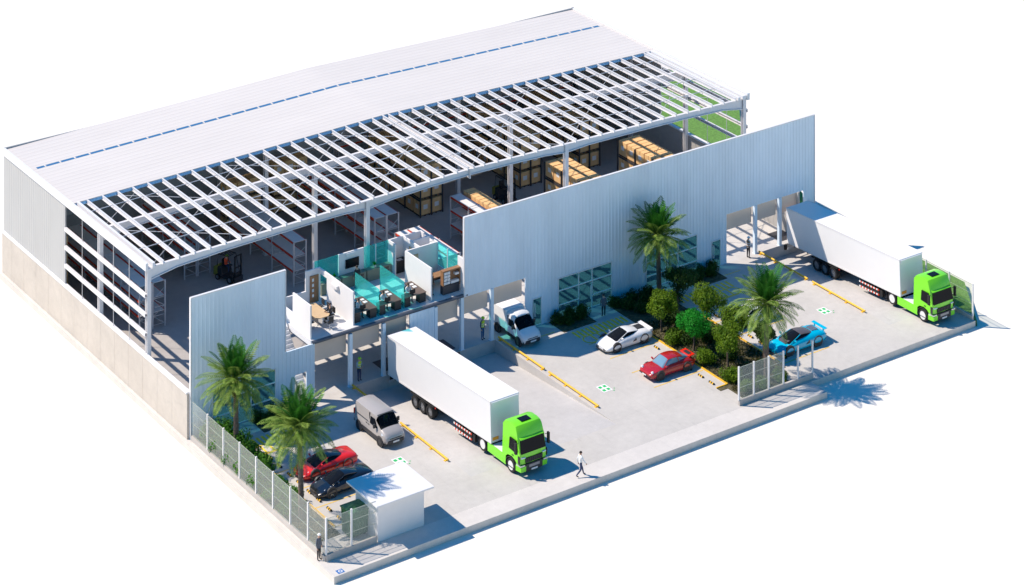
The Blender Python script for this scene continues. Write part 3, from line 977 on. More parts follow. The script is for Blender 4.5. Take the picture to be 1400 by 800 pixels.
# meeting room
t = thing("meeting_table", "pale oak meeting table in the small white room", "table", (12.2, 3.2, ZF))
b = MB(); b.prism([(-.62, -1.05), (-.35, -1.3), (.35, -1.3), (.62, -1.05), (.62, 1.05), (.35, 1.3), (-.35, 1.3), (-.62, 1.05)], 'xy', .70, .75); b.build("table_top", M_wood, t)
for y in (-.8, .8):
    b = MB(); b.box(-.05, .05, y - .3, y + .3, .05, .7); b.box(-.35, .35, y - .04, y + .04, 0, .05); b.build("leg", M_chrome, t)
CH = [(13.15, 2.5, 180, "near the glare on the right side"), (13.15, 3.3, 180, "in the middle of the right side"), (13.15, 4.1, 180, "nearest the timber door"),
      (11.25, 2.3, 0, "at the left side towards the street"), (11.25, 4.0, 0, "at the left side towards the back"), (12.4, 1.45, 90, "at the street end")]
for x, y, a, w in CH:
    office_chair(x, y, R(a), "black office chair at the oak meeting table, " + w, "office chairs round the meeting table")
b = MB(); b.box(13.88, 14.09, 2.9, 3.75, 6.25, 6.55); tag(b.build("air_conditioner", M_plaster, bevel=.04), "white air conditioner high on the meeting room wall", "air conditioner")
b = MB(); b.box(17.15, 18.2, 6.86, 6.94, 6.5, 6.78); tag(b.build("air_conditioner", M_plaster, bevel=.04), "white air conditioner above the wall television", "air conditioner")
t = thing("television", "black flat television on the white office wall", "television", (17.7, 6.92, 5.95))
b = MB(); b.box(-.62, .62, -.05, .0, -.35, .36); b.build("casing", M_black, t, bevel=.01)
b = MB(); b.box(-.58, .58, -.056, -.051, -.31, .32); b.build("screen", M_darkglass, t)
# low cabinets along the back of the office
for i, (x0, x1, w) in enumerate(((14.6, 16.4, "by the meeting room door"), (16.5, 18.7, "under the television"), (18.8, 21.0, "under the glass by the pantry"))):
    t = thing("low_cabinet", "sage green low cabinet " + w, "cabinet", (x0, 6.4, ZF), 0, "sage cabinets along the back")
    b = MB(); b.box(0, x1 - x0, 0, .5, 0, .85); b.build("carcass", M_cab, t)
    b = MB()
    for k in range(3):
        b.box((x1 - x0) * .55, (x1 - x0) * .9, -.012, -.004, .12 + k * .24, .3 + k * .24)
    b.build("open_shelf", M_desk, t)
    b = MB(); b.box(-.02, x1 - x0 + .02, -.03, .52, .852, .89); b.build("counter_top", M_leafb if False else M_cab, t)
for i, (x, w) in enumerate(((15.9, "left end"), (19.6, "right end"))):
    t = thing("desk_plant", "small bright green plant on the sage cabinets, " + w, "plant", (x, 6.65, ZF + .9), 0, "plants on the cabinets")
    b = MB(); b.lathe([(.1, 0), (.14, .18), (.0, .18)], (0, 0, 0), 'z', 12); b.build("pot", M_plaster, t)
    b = MB()
    for k in range(60):
        a = rnd.uniform(0, 6.28); e = rnd.uniform(.1, 1.4); l = rnd.uniform(.15, .35)
        p = Vector((0, 0, .18)); q = p + Vector((math.cos(a) * math.cos(e), math.sin(a) * math.cos(e), math.sin(e))) * l
        s = Vector((-math.sin(a), math.cos(a), 0)) * .035
        b.quad(p, (p + q) / 2 + s, q, (p + q) / 2 - s)
    b.build("leaves", M_leafb, t, fix=False)
# pantry, manager's room
t = thing("pantry_counter", "black kitchen counter in the white corner niche", "counter", (21.3, 5.4, ZF))
b = MB(); b.box(.0, 1.1, .9, 1.5, 0, .9); b.build("base_unit", M_deskleg, t)
b = MB(); b.box(-.02, 1.12, .87, 1.5, .902, .94); b.build("worktop", M_dark, t)
b = MB(); b.box(.3, .8, 1.0, 1.35, .941, .945); b.build("sink", M_chrome, t)
t = thing("bookcase", "brown bookcase with white pigeonholes facing the street", "bookcase", (22.45, 1.1, ZF))
b = MB(); b.box(0, 1.5, 0, .4, 0, .68); b.build("base_cabinet", M_rackdark, t)
b = MB(); b.box(0, .06, 0, .36, .683, 1.75); b.box(1.52, 1.58, 0, .36, .5, 1.75); b.box(-.02, 1.6, -.01, .37, 1.752, 1.84); b.box(.06, 1.52, .33, .36, .683, 1.75); b.build("carcass", M_door, t)
for i in range(2):
    for k in range(4):
        b = MB(); b.box(.10 + i * .3, .36 + i * .3, -.0, .3, .74 + k * .255, .94 + k * .255); b.build("white_box", M_paper, t, bevel=.01)
b = MB(); b.box(.75, 1.5, .02, .3, .72, .9); b.build("binder_row", M_paper, t)
b = MB(); b.box(1.15, 1.5, .02, .3, 1.3, 1.45); b.build("binder_row", M_paper, t)
t = thing("manager_desk", "brown executive desk behind the bookcase", "desk", (22.1, 2.6, ZF))
b = MB(); b.box(0, 1.7, 0, .8, .72, .77); b.build("desk_top", M_door, t)
b = MB(); b.box(.05, .1, .05, .75, 0, .72); b.box(1.6, 1.65, .05, .75, 0, .72); b.box(.1, 1.6, .65, .7, .2, .72); b.build("leg", M_desk, t)
office_chair(23.0, 3.75, R(-90), "office chair behind the brown executive desk", "office chairs in the manager's room")

# ================================================================== FENCES, RAILS, BOOTH
def fence(name, p0, p1, label, npost, h=2.9, base=.35, ends=(1, 1), mesh=True, mm=None, group=None, panels=None):
    p0 = Vector((*p0, 0)); p1 = Vector((*p1, 0)); d = p1 - p0; L = d.length
    t = thing(name, label, "fence", p0, math.atan2(d.y, d.x), group)
    pl = panels if panels is not None else npost - 1
    Lp = L * pl / (npost - 1)
    if base:
        b = MB(); b.box(0, L if panels else Lp, -.09, .09, -.0, base); b.build("plinth", M_plinth, t)
    for i in range(npost):
        if i == 0 and not ends[0]: continue
        if i == npost - 1 and not ends[1]: continue
        x = L * i / (npost - 1)
        b = MB(); b.box(x - .055, x + .055, -.055, .055, base + .003, h); b.build("post", M_trim, t)
    for i in range(pl):
        xa = L * i / (npost - 1) + .06; xb = L * (i + 1) / (npost - 1) - .06
        b = MB(); b.box(xa, xb, -.012, .012, base + .05, h - .06); b.build("mesh_panel", mm or M_mesh, t)
        b = MB()
        for z in (base + .06, base + (h - base) * .36, base + (h - base) * .68, h - .08):
            b.box(xa, xb, -.018, .018, z - .007, z + .007)
        b.build("panel_wire", M_wire, t)
    return t
fence("mesh_fence", (.06, -18.85), (.06, .2), "long mesh fence along the left planting with white posts", 9, ends=(0, 0))
fence("mesh_fence", (.06, -18.85), (4.0, -18.85), "short mesh fence before the green bin, ending at the booth", 3, ends=(1, 0), base=.45)
fence("mesh_fence", (35.95, -18.55), (43.2, -18.55), "street fence before the central palm with two bare end posts", 6, panels=3, base=.4)
fence("mesh_fence", (60.0, -18.7), (60.0, -.1), "green-tinted mesh fence beside the right-hand truck", 8, mm=M_meshg, ends=(1, 0))
RAILW = {0: "beginning at the dock wall", 1: "running out toward the street"}
for x, nm in ((13.7, "left edge of the left truck ramp"), (27.1, "right edge of the left truck ramp"), (53.75, "left edge of the right truck ramp")):
    for i, (ya, yb) in enumerate(((.25, -5.95), (-6.55, -12.9))):
        t = thing("wheel_guide_rail", "low yellow guide rail on the %s, %s" % (nm, ("by the dock", "toward the street")[i]), "guide rail", (x, ya, 0), 0, "yellow guide rails")
        b = MB(); L = yb - ya
        b.tube([(0, 0, .16), (0, L, .16)], .075, 10); b.build("tube", M_yellow, t, smooth=True)
        for k in range(4):
            y = L * (.04 + .92 * k / 3)
            b = MB(); b.box(-.16, .16, y - .1, y + .1, 0.002, .03); b.box(-.05, .05, y - .05, y + .05, .03, .15); b.build("foot", M_yellow, t)
BY = [-5.9, -8.67, -11.42, -14.15]
BN = ["closest to the building", "second from building", "third from building", "closest to the street"]
def wheelstop(x, y, label, group):
    t = thing("wheel_stop", label, "wheel stop", (x, y, 0), 0, group)
    b = MB()
    n = 5
    for k in range(n):
        y0 = -.3 + .6 * k / n; y1 = y0 + .6 / n
        b.prism([(-.08, .003), (-.05, .11), (.05, .11), (.08, .003)], 'xz', y0, y1, m=k % 2)
    b.build("rubber_block", [M_black, M_yellow], t)
for k, y in enumerate(BY):
    for s, sn in ((-.65, "streetward stop"), (.65, "buildingward stop")):
        wheelstop(36.4, y + s, "striped wheel stop, middle car park, bay %s, %s" % (BN[k], sn), "wheel stops in the middle car park")
        wheelstop(43.6, y + s, "striped wheel stop, right car park, bay %s, %s" % (BN[k], sn), "wheel stops in the right car park")
for k, y in enumerate(BY):
    for s, sn in ((-.65, "streetward stop"), (.65, "buildingward stop")):
        wheelstop(3.5, y + s, "striped wheel stop, left car park, bay %s, %s" % (BN[k], sn), "wheel stops in the left car park")
# booth
t = thing("guard_booth", "small white guard booth with flat overhanging roof by the gate", "guard booth", (4.1, -18.88, 0))
b = MB(); b.box(0, 3.7, 0, 2.9, 0, 2.68); b.build("wall", M_plaster, t)
b = MB(); b.box(-.45, 4.15, -.6, 3.4, 2.683, 2.8); b.build("roof", M_trim, t, bevel=.01)
b = MB(); b.box(3.705, 3.74, .5, 1.4, .02, 2.1); b.build("door", M_frame, t)
b = MB(); b.box(3.705, 3.73, 1.7, 2.6, 1.0, 2.0); b.build("window", M_glass, t)
# waste container
M_bin = mat("dark green bin", (0.045, 0.15, 0.055), 0.55, var=0.12, scale=4)
t = thing("waste_container", "ribbed dark green waste container behind the corner fence", "waste container", (2.75, -17.6, 0))
b = MB(); b.loft([[(0, 0, .15), (1.3, 0, .15), (1.3, 1.15, .15), (0, 1.15, .15)], [(-.06, -.06, 1.75), (1.36, -.06, 1.75), (1.36, 1.21, 1.75), (-.06, 1.21, 1.75)]])
for k in range(6):
    x = .12 + k * .21; b.box(x, x + .06, -.075, .0, .2, 1.65); b.box(-.075, 0, .1 + k * .17, .16 + k * .17, .2, 1.65)
b.build("body", M_bin, t)
b = MB(); b.prism([(-.12, 1.753), (1.27, 1.753), (1.27, 1.84), (.6, 1.90), (-.12, 1.84)], 'yz', -.12, 1.42); b.build("lid", M_bin, t, bevel=.02)
for x, y in ((.15, .15), (1.15, .15), (.15, 1.0), (1.15, 1.0)):
    b = MB(); b.lathe([(.02, -.03), (.08, -.03), (.08, .03), (.02, .03)], (x, y, .08), 'y', 12); b.build("wheel", M_black, t)
# ================================================================== VEHICLES
def catmull(st, n):
    out = []
    for i in range(len(st) - 1):
        p0 = st[max(0, i - 1)]; p1 = st[i]; p2 = st[i + 1]; p3 = st[min(len(st) - 1, i + 2)]
        for k in range(n):
            t = k / n
            out.append(tuple(.5 * ((2 * b) + (-a + c) * t + (2 * a - 5 * b + 4 * c - d) * t * t + (-a + 3 * b - 3 * c + d) * t ** 3) for a, b, c, d in zip(p0, p1, p2, p3)))
    out.append(tuple(st[-1]))
    return out
def body_loop(x, w, zb, zs, zt, tw):
    """half width w, underside zb, shoulder height zs, crown zt, crown half-width tw"""
    h = [(0, zb), (w * .82, zb), (w * .95, zb + .05 * (zs - zb) + .03), (w, zb + .45 * (zs - zb)), (w * .985, zb + .8 * (zs - zb)), (w * .93, zs),
         ((w * .93 + tw) / 2, zs + .62 * (zt - zs)), (tw, zt - .12 * (zt - zs)), (tw * .5, zt), (0, zt + .01)]
    full = [(y, z) for y, z in h] + [(-y, z) for y, z in h[-2:0:-1]]
    return [(x, y, z) for y, z in full]
def wheel(parent, x, y, z, r, w, rimm, spokes=5, tyrew=None, side=1, dish=.0):
    b = MB(); b.lathe([(r * .66, -w / 2), (r * .93, -w / 2), (r, -w * .32), (r, w * .32), (r * .93, w / 2), (r * .66, w / 2), (r * .64, 0), (r * .66, -w / 2)], (x, y, z), 'y', 24, caps=False)
    t = b.build("wheel", M_black, parent, smooth=True, angle=50)
    b = MB(); o = side * (w / 2 - .03 - dish)
    b.lathe([(r * .55, o - side * .04), (r * .68, o - side * .02), (r * .68, o + side * .02), (r * .6, o + side * .015)], (x, y, z), 'y', 24)
    b.lathe([(.001, o + side * .02), (r * .17, o + side * .02), (r * .17, o - side * .03), (.001, o - side * .03)], (x, y, z), 'y', 12)
    if spokes:
        for k in range(spokes):
            a = 2 * math.pi * k / spokes + .3
            b.bar((x + r * .12 * math.cos(a), y + o, z + r * .12 * math.sin(a)), (x + r * .62 * math.cos(a), y + o, z + r * .62 * math.sin(a)), .035, r * .16, up=(0, 1, 0))
    else:
        b.lathe([(.001, o), (r * .6, o), (r * .6, o - side * .03), (.001, o - side * .03)], (x, y, z), 'y', 24)
    b.build("rim", rimm, t)
    return t
def sports_car(name, label, loc, paint, kind, rim, glass, roofm=None, rz=R(180), spokes=5):
    t = thing(name, label, "sports car", loc, rz, "cars parked in the bays")
    roofm = roofm or paint
    if kind == 'classic':
        st = [(-2.15, .62, .30, .55, .62, .45), (-2.08, .78, .22, .62, .72, .5), (-1.7, .87, .20, .68, .84, .52), (-1.2, .89, .18, .74, .92, .54), (-.5, .86, .18, .76, .92, .56), (.3, .85, .18, .75, .90, .6),
              (.9, .86, .18, .74, .80, .52), (1.5, .86, .2, .72, .74, .45), (1.95, .8, .24, .62, .62, .4), (2.13, .62, .32, .5, .53, .4)]
        gh = [(-1.75, .50, .40, .86), (-1.1, .62, .50, 1.13), (-.5, .68, .54, 1.27), (.1, .70, .54, 1.29), (.45, .71, .54, 1.20), (.95, .72, .62, .84)]
        wb = (-1.28, 1.27); r = .33
    else:
        st = [(-2.25, .70, .34, .62, .72, .55), (-2.15, .88, .24, .70, .82, .6), (-1.6, .95, .18, .78, .93, .56), (-.9, .94, .16, .76, .96, .56), (-.2, .91, .15, .70, .92, .6), (.5, .91, .15, .68, .86, .6),
              (1.0, .93, .15, .68, .76, .5), (1.5, .93, .16, .62, .66, .45), (1.95, .86, .18, .48, .52, .42), (2.2, .68, .2, .36, .40, .4)]
        gh = [(-1.35, .55, .40, .90), (-.9, .66, .50, 1.03), (-.4, .72, .54, 1.13), (0.05, .73, .54, 1.15), (.5, .73, .54, 1.03), (1.2, .72, .60, .74)]
        wb = (-1.35, 1.3); r = .35
    ss = catmull(st, 4)
    b = MB(); b.loft([body_loop(*s) for s in ss]); b.build("body", paint, t, smooth=True, angle=50)
    def gl(x, wbm, wt, zt, zb):
        h = [(wbm, zb), (wbm * .55 + wt * .45, zb + .55 * (zt - zb)), (wt, zt - .05), (wt * .8, zt - .008), (0, zt + .01)]
        return [(x, y, z) for y, z in h] + [(x, -y, z) for y, z in h[-2::-1]]
    gs = catmull(gh, 3)
    b = MB(); b.loft([gl(x, w, wt, zt, .60) for x, w, wt, zt in gs], caps=True); b.build("cabin_glass", glass, t, smooth=True, angle=50)
    # roof skin over the crown of the cabin
    if kind == 'classic': xa, xb = -1.3, .42
    else: xa, xb = -1.2, .15
    rs = [s for s in gs if xa <= s[0] <= xb]
    b = MB(); loops = []
    for x, w, wt, zt in rs:
        hh = [(wt + .015, zt - .075), (wt + .012, zt - .04), (wt * .8, zt + .004), (0, zt + .024)]
        loops.append([(x, y, z) for y, z in hh] + [(x, -y, z) for y, z in hh[-2::-1]])
    b.loft(loops, closed=False)
    lo2 = [[(x, y, z - .02) for x, y, z in l] for l in loops]
    b.loft(lo2, closed=False); b.build("roof", roofm, t, smooth=True, fix=False)
    # pillars
    for s in (-1, 1):
        b = MB()
        x1, w1, wt1, z1 = rs[-1]; x2, w2, wt2, z2 = gh[-1]
        b.tube([(x1, s * (wt1 + .0), z1 - .05), (x2 - .12, s * (w2 - .02), z2 + .02)], .03, 6)
        if kind == 'classic': b.tube([(-.55, s * .565, 1.2), (-.62, s * .70, .90)], .03, 6)
        b.build("pillar", paint, t)
    for x in wb:
        for s in (-1, 1):
            yo = .80 if kind == 'classic' else .84
            b = MB(); b.lathe([(.02, yo - .04), (r + .06, yo - .04), (r + .07, yo + .08 + (.02 if x > 0 else .04)), (r * .7, yo + .075)], (x, 0, r + .02), 'y', 22)
            if s < 0: b.v = [(p[0], -p[1], p[2]) for p in b.v]
            b.build("wheel_arch", M_dark, t)
            wheel(t, x, s * (yo - .05), r - .01, r - .01, .26, rim, spokes, side=s)
    for s in (-1, 1):
        b = MB()
        if kind == 'classic':
            b.lathe([(.02, .05), (.1, .04), (.115, -.03), (.1, -.1)], (1.92, s * .62, .66), 'x', 14); b.build("headlight", M_lamp, t)
        else:
            b.loft([[(1.25, s * .62, .70), (1.2, s * .80, .685), (1.25, s * .80, .65), (1.3, s * .62, .66)], [(1.78, s * .60, .575), (1.72, s * .74, .565), (1.74, s * .76, .50), (1.8, s * .60, .52)]]); b.build("headlight", M_lamp if paint != M_carblack else M_lamp, t)
        b = MB(); b.loft([[(.72, s * .74, .84), (.72, s * .96, .88), (.72, s * .98, .98), (.72, s * .78, .97)], [(.82, s * .76, .86), (.82, s * .95, .89), (.82, s * .96, .96), (.82, s * .8, .95)]]); b.build("mirror", paint, t, bevel=.01)
        b = MB(); b.box(-2.27 if kind != 'classic' else -2.17, -2.2 if kind != 'classic' else -2.1, s * .62 - .16, s * .62 + .16, .58, .66); b.build("tail_light", M_red, t)
    b = MB()
    if kind == 'classic':
        b.box(2.04, 2.17, -.66, .66, .36, .44); b.box(2.15, 2.19, -.26, .26, .37, .47); b.build("front_bumper", M_dark, t)
        b = MB(); b.prism([(-2.26, .97), (-1.75, .93), (-1.72, .88), (-2.24, .90)], 'xz', -.58, .58); b.box(-2.0, -1.85, -.5, .5, .8, .95); b.build("spoiler", M_carred2, t, bevel=.01)
        b = MB(); b.loft([[(-2.15, -.34, .955), (-2.15, .34, .955), (-2.15, .34, .972), (-2.15, -.34, .972)], [(-1.82, -.34, .935), (-1.82, .34, .935), (-1.82, .34, .949), (-1.82, -.34, .949)]]); b.build("grille", M_dark, t)
        b = MB(); b.box(2.195, 2.2, -.22, .22, .38, .46); b.build("number_plate", M_plate, t)
    else:
        b.loft([[(2.12, -.72, .17), (2.12, .72, .17), (2.12, .72, .2), (2.12, -.72, .2)], [(2.32, -.5, .17), (2.32, .5, .17), (2.32, .5, .2), (2.32, -.5, .2)]])
        b.box(2.0, 2.215, -.6, -.28, .24, .32); b.box(2.0, 2.215, .28, .6, .24, .32)
        b.build("splitter", M_dark, t)
        for s in (-1, 1):
            b = MB(); b.loft([[(-.55, s * .905, .5), (-.55, s * .965, .5), (-.55, s * .965, .66), (-.55, s * .905, .70)], [(-.25, s * .90, .45), (-.25, s * .93, .45), (-.25, s * .93, .48), (-.25, s * .90, .48)]]); b.build("side_vent", M_dark, t)
    return t, kind
c, _ = sports_car("sports_car", "white sports car with grey-black wheels parked across the shade edge", (34.72, -5.95, 0), M_carwhite, 'super', M_greyrim, M_darkglass, spokes=10)
b = MB(); b.box(-1.75, -1.05, -.32, .32, .93, 1.0); b.build("engine_vent", M_dark, c)
b = MB(); b.prism([(-2.28, .93), (-1.98, .88), (-1.98, .85), (-2.28, .89)], 'xz', -.80, .80)
for s in (-.78, .78): b.box(-2.25, -2.02, s - .03, s + .03, .72, .88)
b.build("spoiler", M_carwhite, c)
sports_car("sports_car", "dark red vintage coupe with a bright red rear spoiler", (34.75, -11.4, 0), M_carred, 'classic', M_dark, M_paleglass, spokes=5)
c, _ = sports_car("sports_car", "bright red sports car half under the left palm", (5.95, -8.75, 0), M_carred2, 'super', M_dark, M_darkglass, roofm=M_carblack, spokes=5)
c, _ = sports_car("sports_car", "glossy black convertible between red car and guard booth", (5.7, -11.45, 0), M_carblack, 'super', M_chrome, M_darkglass, spokes=5)
c, _ = sports_car("sports_car", "cyan sports car with charcoal roof and raised wing", (45.5, -14.0, 0), M_carblue, 'super', M_dark, M_darkglass, roofm=M_carbon, spokes=10)
c.scale = (1.08, 1.04, 1.06)
b = MB(); b.prism([(-2.36, 1.02), (-2.10, .99), (-2.10, .965), (-2.36, .985)], 'xz', -.76, .76)
for s in (-.5, .5): b.box(-2.25, -2.14, s - .03, s + .03, .74, .98)
b.build("spoiler", M_carblue, c)
b = MB(); b.loft([[(.35, -.45, .985), (.35, .45, .985), (.35, .45, 1.0), (.35, -.45, 1.0)], [(1.35, -.4, .725), (1.35, .4, .725), (1.35, .4, .74), (1.35, -.4, .74)]]); b.build("bonnet_panel", M_carbon, c)
b = MB(); b.box(-1.75, -1.2, -.34, .34, .93, 1.0); b.build("engine_cover", M_greyrim, c)
sports_car("sports_car", "white sports car mostly hidden behind the central palm's fronds", (45.2, -8.6, 0), M_carwhite, 'super', M_greyrim, M_darkglass, spokes=10)

# ---- vans, local +x forward
def van(name, label, loc, rz, paint, cargo):
    t = thing(name, label, "van", loc, rz, None)
    xr = -2.15
    H = 1.95
    if not cargo:
        st = [(xr - .03, .84, .42, 1.0, H - .12, .68), (xr + .04, .90, .36, 1.05, H - .02, .74), (-1.2, .93, .32, 1.06, H, .76), (.3, .93, .32, 1.06, H, .76), (.55, .93, .32, 1.06, H - .01, .75)]
    else:
        st = [(-.35, .90, .36, 1.05, H - .05, .72), (-.25, .93, .34, 1.06, H, .75), (.3, .93, .32, 1.06, H + .01, .75), (.55, .93, .32, 1.06, H - .01, .74)]
    st += [(.75, .93, .32, 1.05, 1.84, .70), (1.25, .92, .32, 1.02, 1.36, .68), (1.42, .91, .32, 1.0, 1.20, .68), (1.9, .88, .33, .92, 1.05, .58), (2.12, .80, .35, .78, .86, .5), (2.2, .66, .38, .64, .68, .45)]
    if cargo: st = [(a, w, zb, zs, zt + (.1 if a < .6 else 0.04 if a < .8 else 0), tw) for a, w, zb, zs, zt, tw in st]
    b = MB(); b.loft([body_loop(*s) for s in st])
    keep = []
    for f in b.f:
        c = sum((Vector(b.v[i]) for i in f), Vector()) / len(f)
        keep.append(not (len(f) == 4 and .72 < c.x < 1.38 and c.z > 1.15 and abs(c.y) < .80))
    b.f = [f for f, k in zip(b.f, keep) if k]; b.m = [0] * len(b.f)
    b.build("body", paint, t, smooth=True, angle=40)
    b = MB(); b.box(-.12, -.06, -.84, .84, .5, 1.8); b.box(-.06, .9, -.8, .8, .5, .56); b.build("bulkhead", M_dark, t)
    for s in (-.42, .42):
        b = MB(); b.box(-.02, .45, s - .25, s + .25, .56, .82); b.box(-.04, .08, s - .25, s + .25, .82, 1.5); b.build("seat", M_deskleg, t, bevel=.03)
    # windscreen
    b = MB()
    ws = [(.70, .70, 1.89), (1.38, .74, 1.27)]
    b.loft([[(.72, -.66, 1.90), (.72, .66, 1.90), (.68, .62, 1.82), (.68, -.62, 1.82)], [(1.40, -.80, 1.235), (1.40, .80, 1.235), (1.30, .78, 1.2), (1.30, -.78, 1.2)]])
    b.build("windscreen", M_vanglass, t)
    for s in (-1, 1):
        b = MB()
        q = [(.05, .865, 1.14), (1.02, .885, 1.12), (.62, .80, 1.62), (.05, .80, 1.62)]
        v = [(x, s * (y + .03), z) for x, y, z in q] + [(x, s * (y - .06), z) for x, y, z in q]
        b.add(v, [(0, 1, 2, 3), (7, 6, 5, 4), (0, 4, 5, 1), (1, 5, 6, 2), (2, 6, 7, 3), (3, 7, 4, 0)]); b.build("side_window", M_darkglass, t)
        b = MB(); b.box(.82, .94, min(s * .93, s * 1.12), max(s * .93, s * 1.12), 1.12, 1.4); b.build("mirror", M_dark, t, bevel=.02)
        b = MB(); b.loft([[(1.62, s * .66, 1.0), (1.62, s * .9, .98), (1.62, s * .9, .84), (1.62, s * .70, .9)], [(2.12, s * .52, .86), (2.08, s * .76, .82), (2.08, s * .77, .70), (2.13, s * .55, .74)]]); b.build("headlight", M_lamp, t)
        for x in (-1.42, 1.45):
            b = MB(); b.lathe([(.05, .80), (.40, .80), (.41, .945), (.3, .94)], (x, 0, .34), 'y', 22)
            if s < 0: b.v = [(p[0], -p[1], p[2]) for p in b.v]
            b.build("wheel_arch", M_dark, t)
            wheel(t, x, s * .835, .33, .33, .24, M_whiterim if not cargo else M_greyrim, 0, side=s, dish=.02)
        b = MB(); b.box(-1.0 if not cargo else -.3, 1.05, s * .93 - .01, s * .93 + .02, .34, .60); b.build("sill_trim", M_dark, t)
        if not cargo:
            b = MB(); b.box(-.15, .02, s * .935 - .01, s * .935 + .02, .98, 1.02); b.box(-.42, -.28, s * .935 - .01, s * .935 + .02, .98, 1.02); b.build("handle", M_dark, t)
            b = MB(); b.box(-2.0, -.2, s * .918 - .01, s * .918 + .012, 1.18, 1.21); b.build("door_track", M_rackdark, t)
    b = MB(); b.loft([[(2.0, -.84, .33), (2.0, .84, .33), (2.0, .84, .62), (2.0, -.84, .62)], [(2.26, -.62, .34), (2.26, .62, .34), (2.26, .62, .60), (2.26, -.62, .60)]]); b.box(2.08, 2.2, -.5, .5, .64, .72); b.build("front_bumper", M_dark, t, bevel=.02)
    b = MB(); b.box(2.262, 2.275, -.26, .26, .42, .53); b.build("number_plate", M_plate, t)
    b = MB(); b.box(1.9, 2.16, -.5, .5, .75, .78); b.build("chrome_strip", M_lamp, t)
    if cargo:
        b = MB(); b.box(-2.55, -.32, -.87, .87, .62, 2.1); b.build("cargo_box", M_box, t, bevel=.02)
        b = MB(); b.box(-2.5, -.3, -.4, .4, .4, .58); b.build("chassis", M_black, t)
    else:
        b = MB(); b.box(xr - .1, xr - .02, -.84, .84, .36, .58); b.build("rear_bumper", M_dark, t)
        for s in (-1, 1):
            b = MB(); b.box(xr - .05, xr - .0, s * .84 - .06, s * .84 + .06, .9, 1.3); b.build("tail_light", M_red, t)
    b = MB(); b.box(.95, 1.40, -.76, .76, .98, 1.14); b.build("dashboard", M_dark, t)
    return t
M_vanglass = veil("van windscreen", (0.01, 0.012, 0.014), (0.55, 0.60, 0.62), 0.22, 0.05)
van("delivery_van", "silver panel van with black bumpers and a driver inside", (11.72, -6.85, 0), R(-90), M_vangrey, False)
van("delivery_van", "white van with a box body halfway through a dock opening", (28.6, -.12, 0), R(-90), M_vanwhite, True)

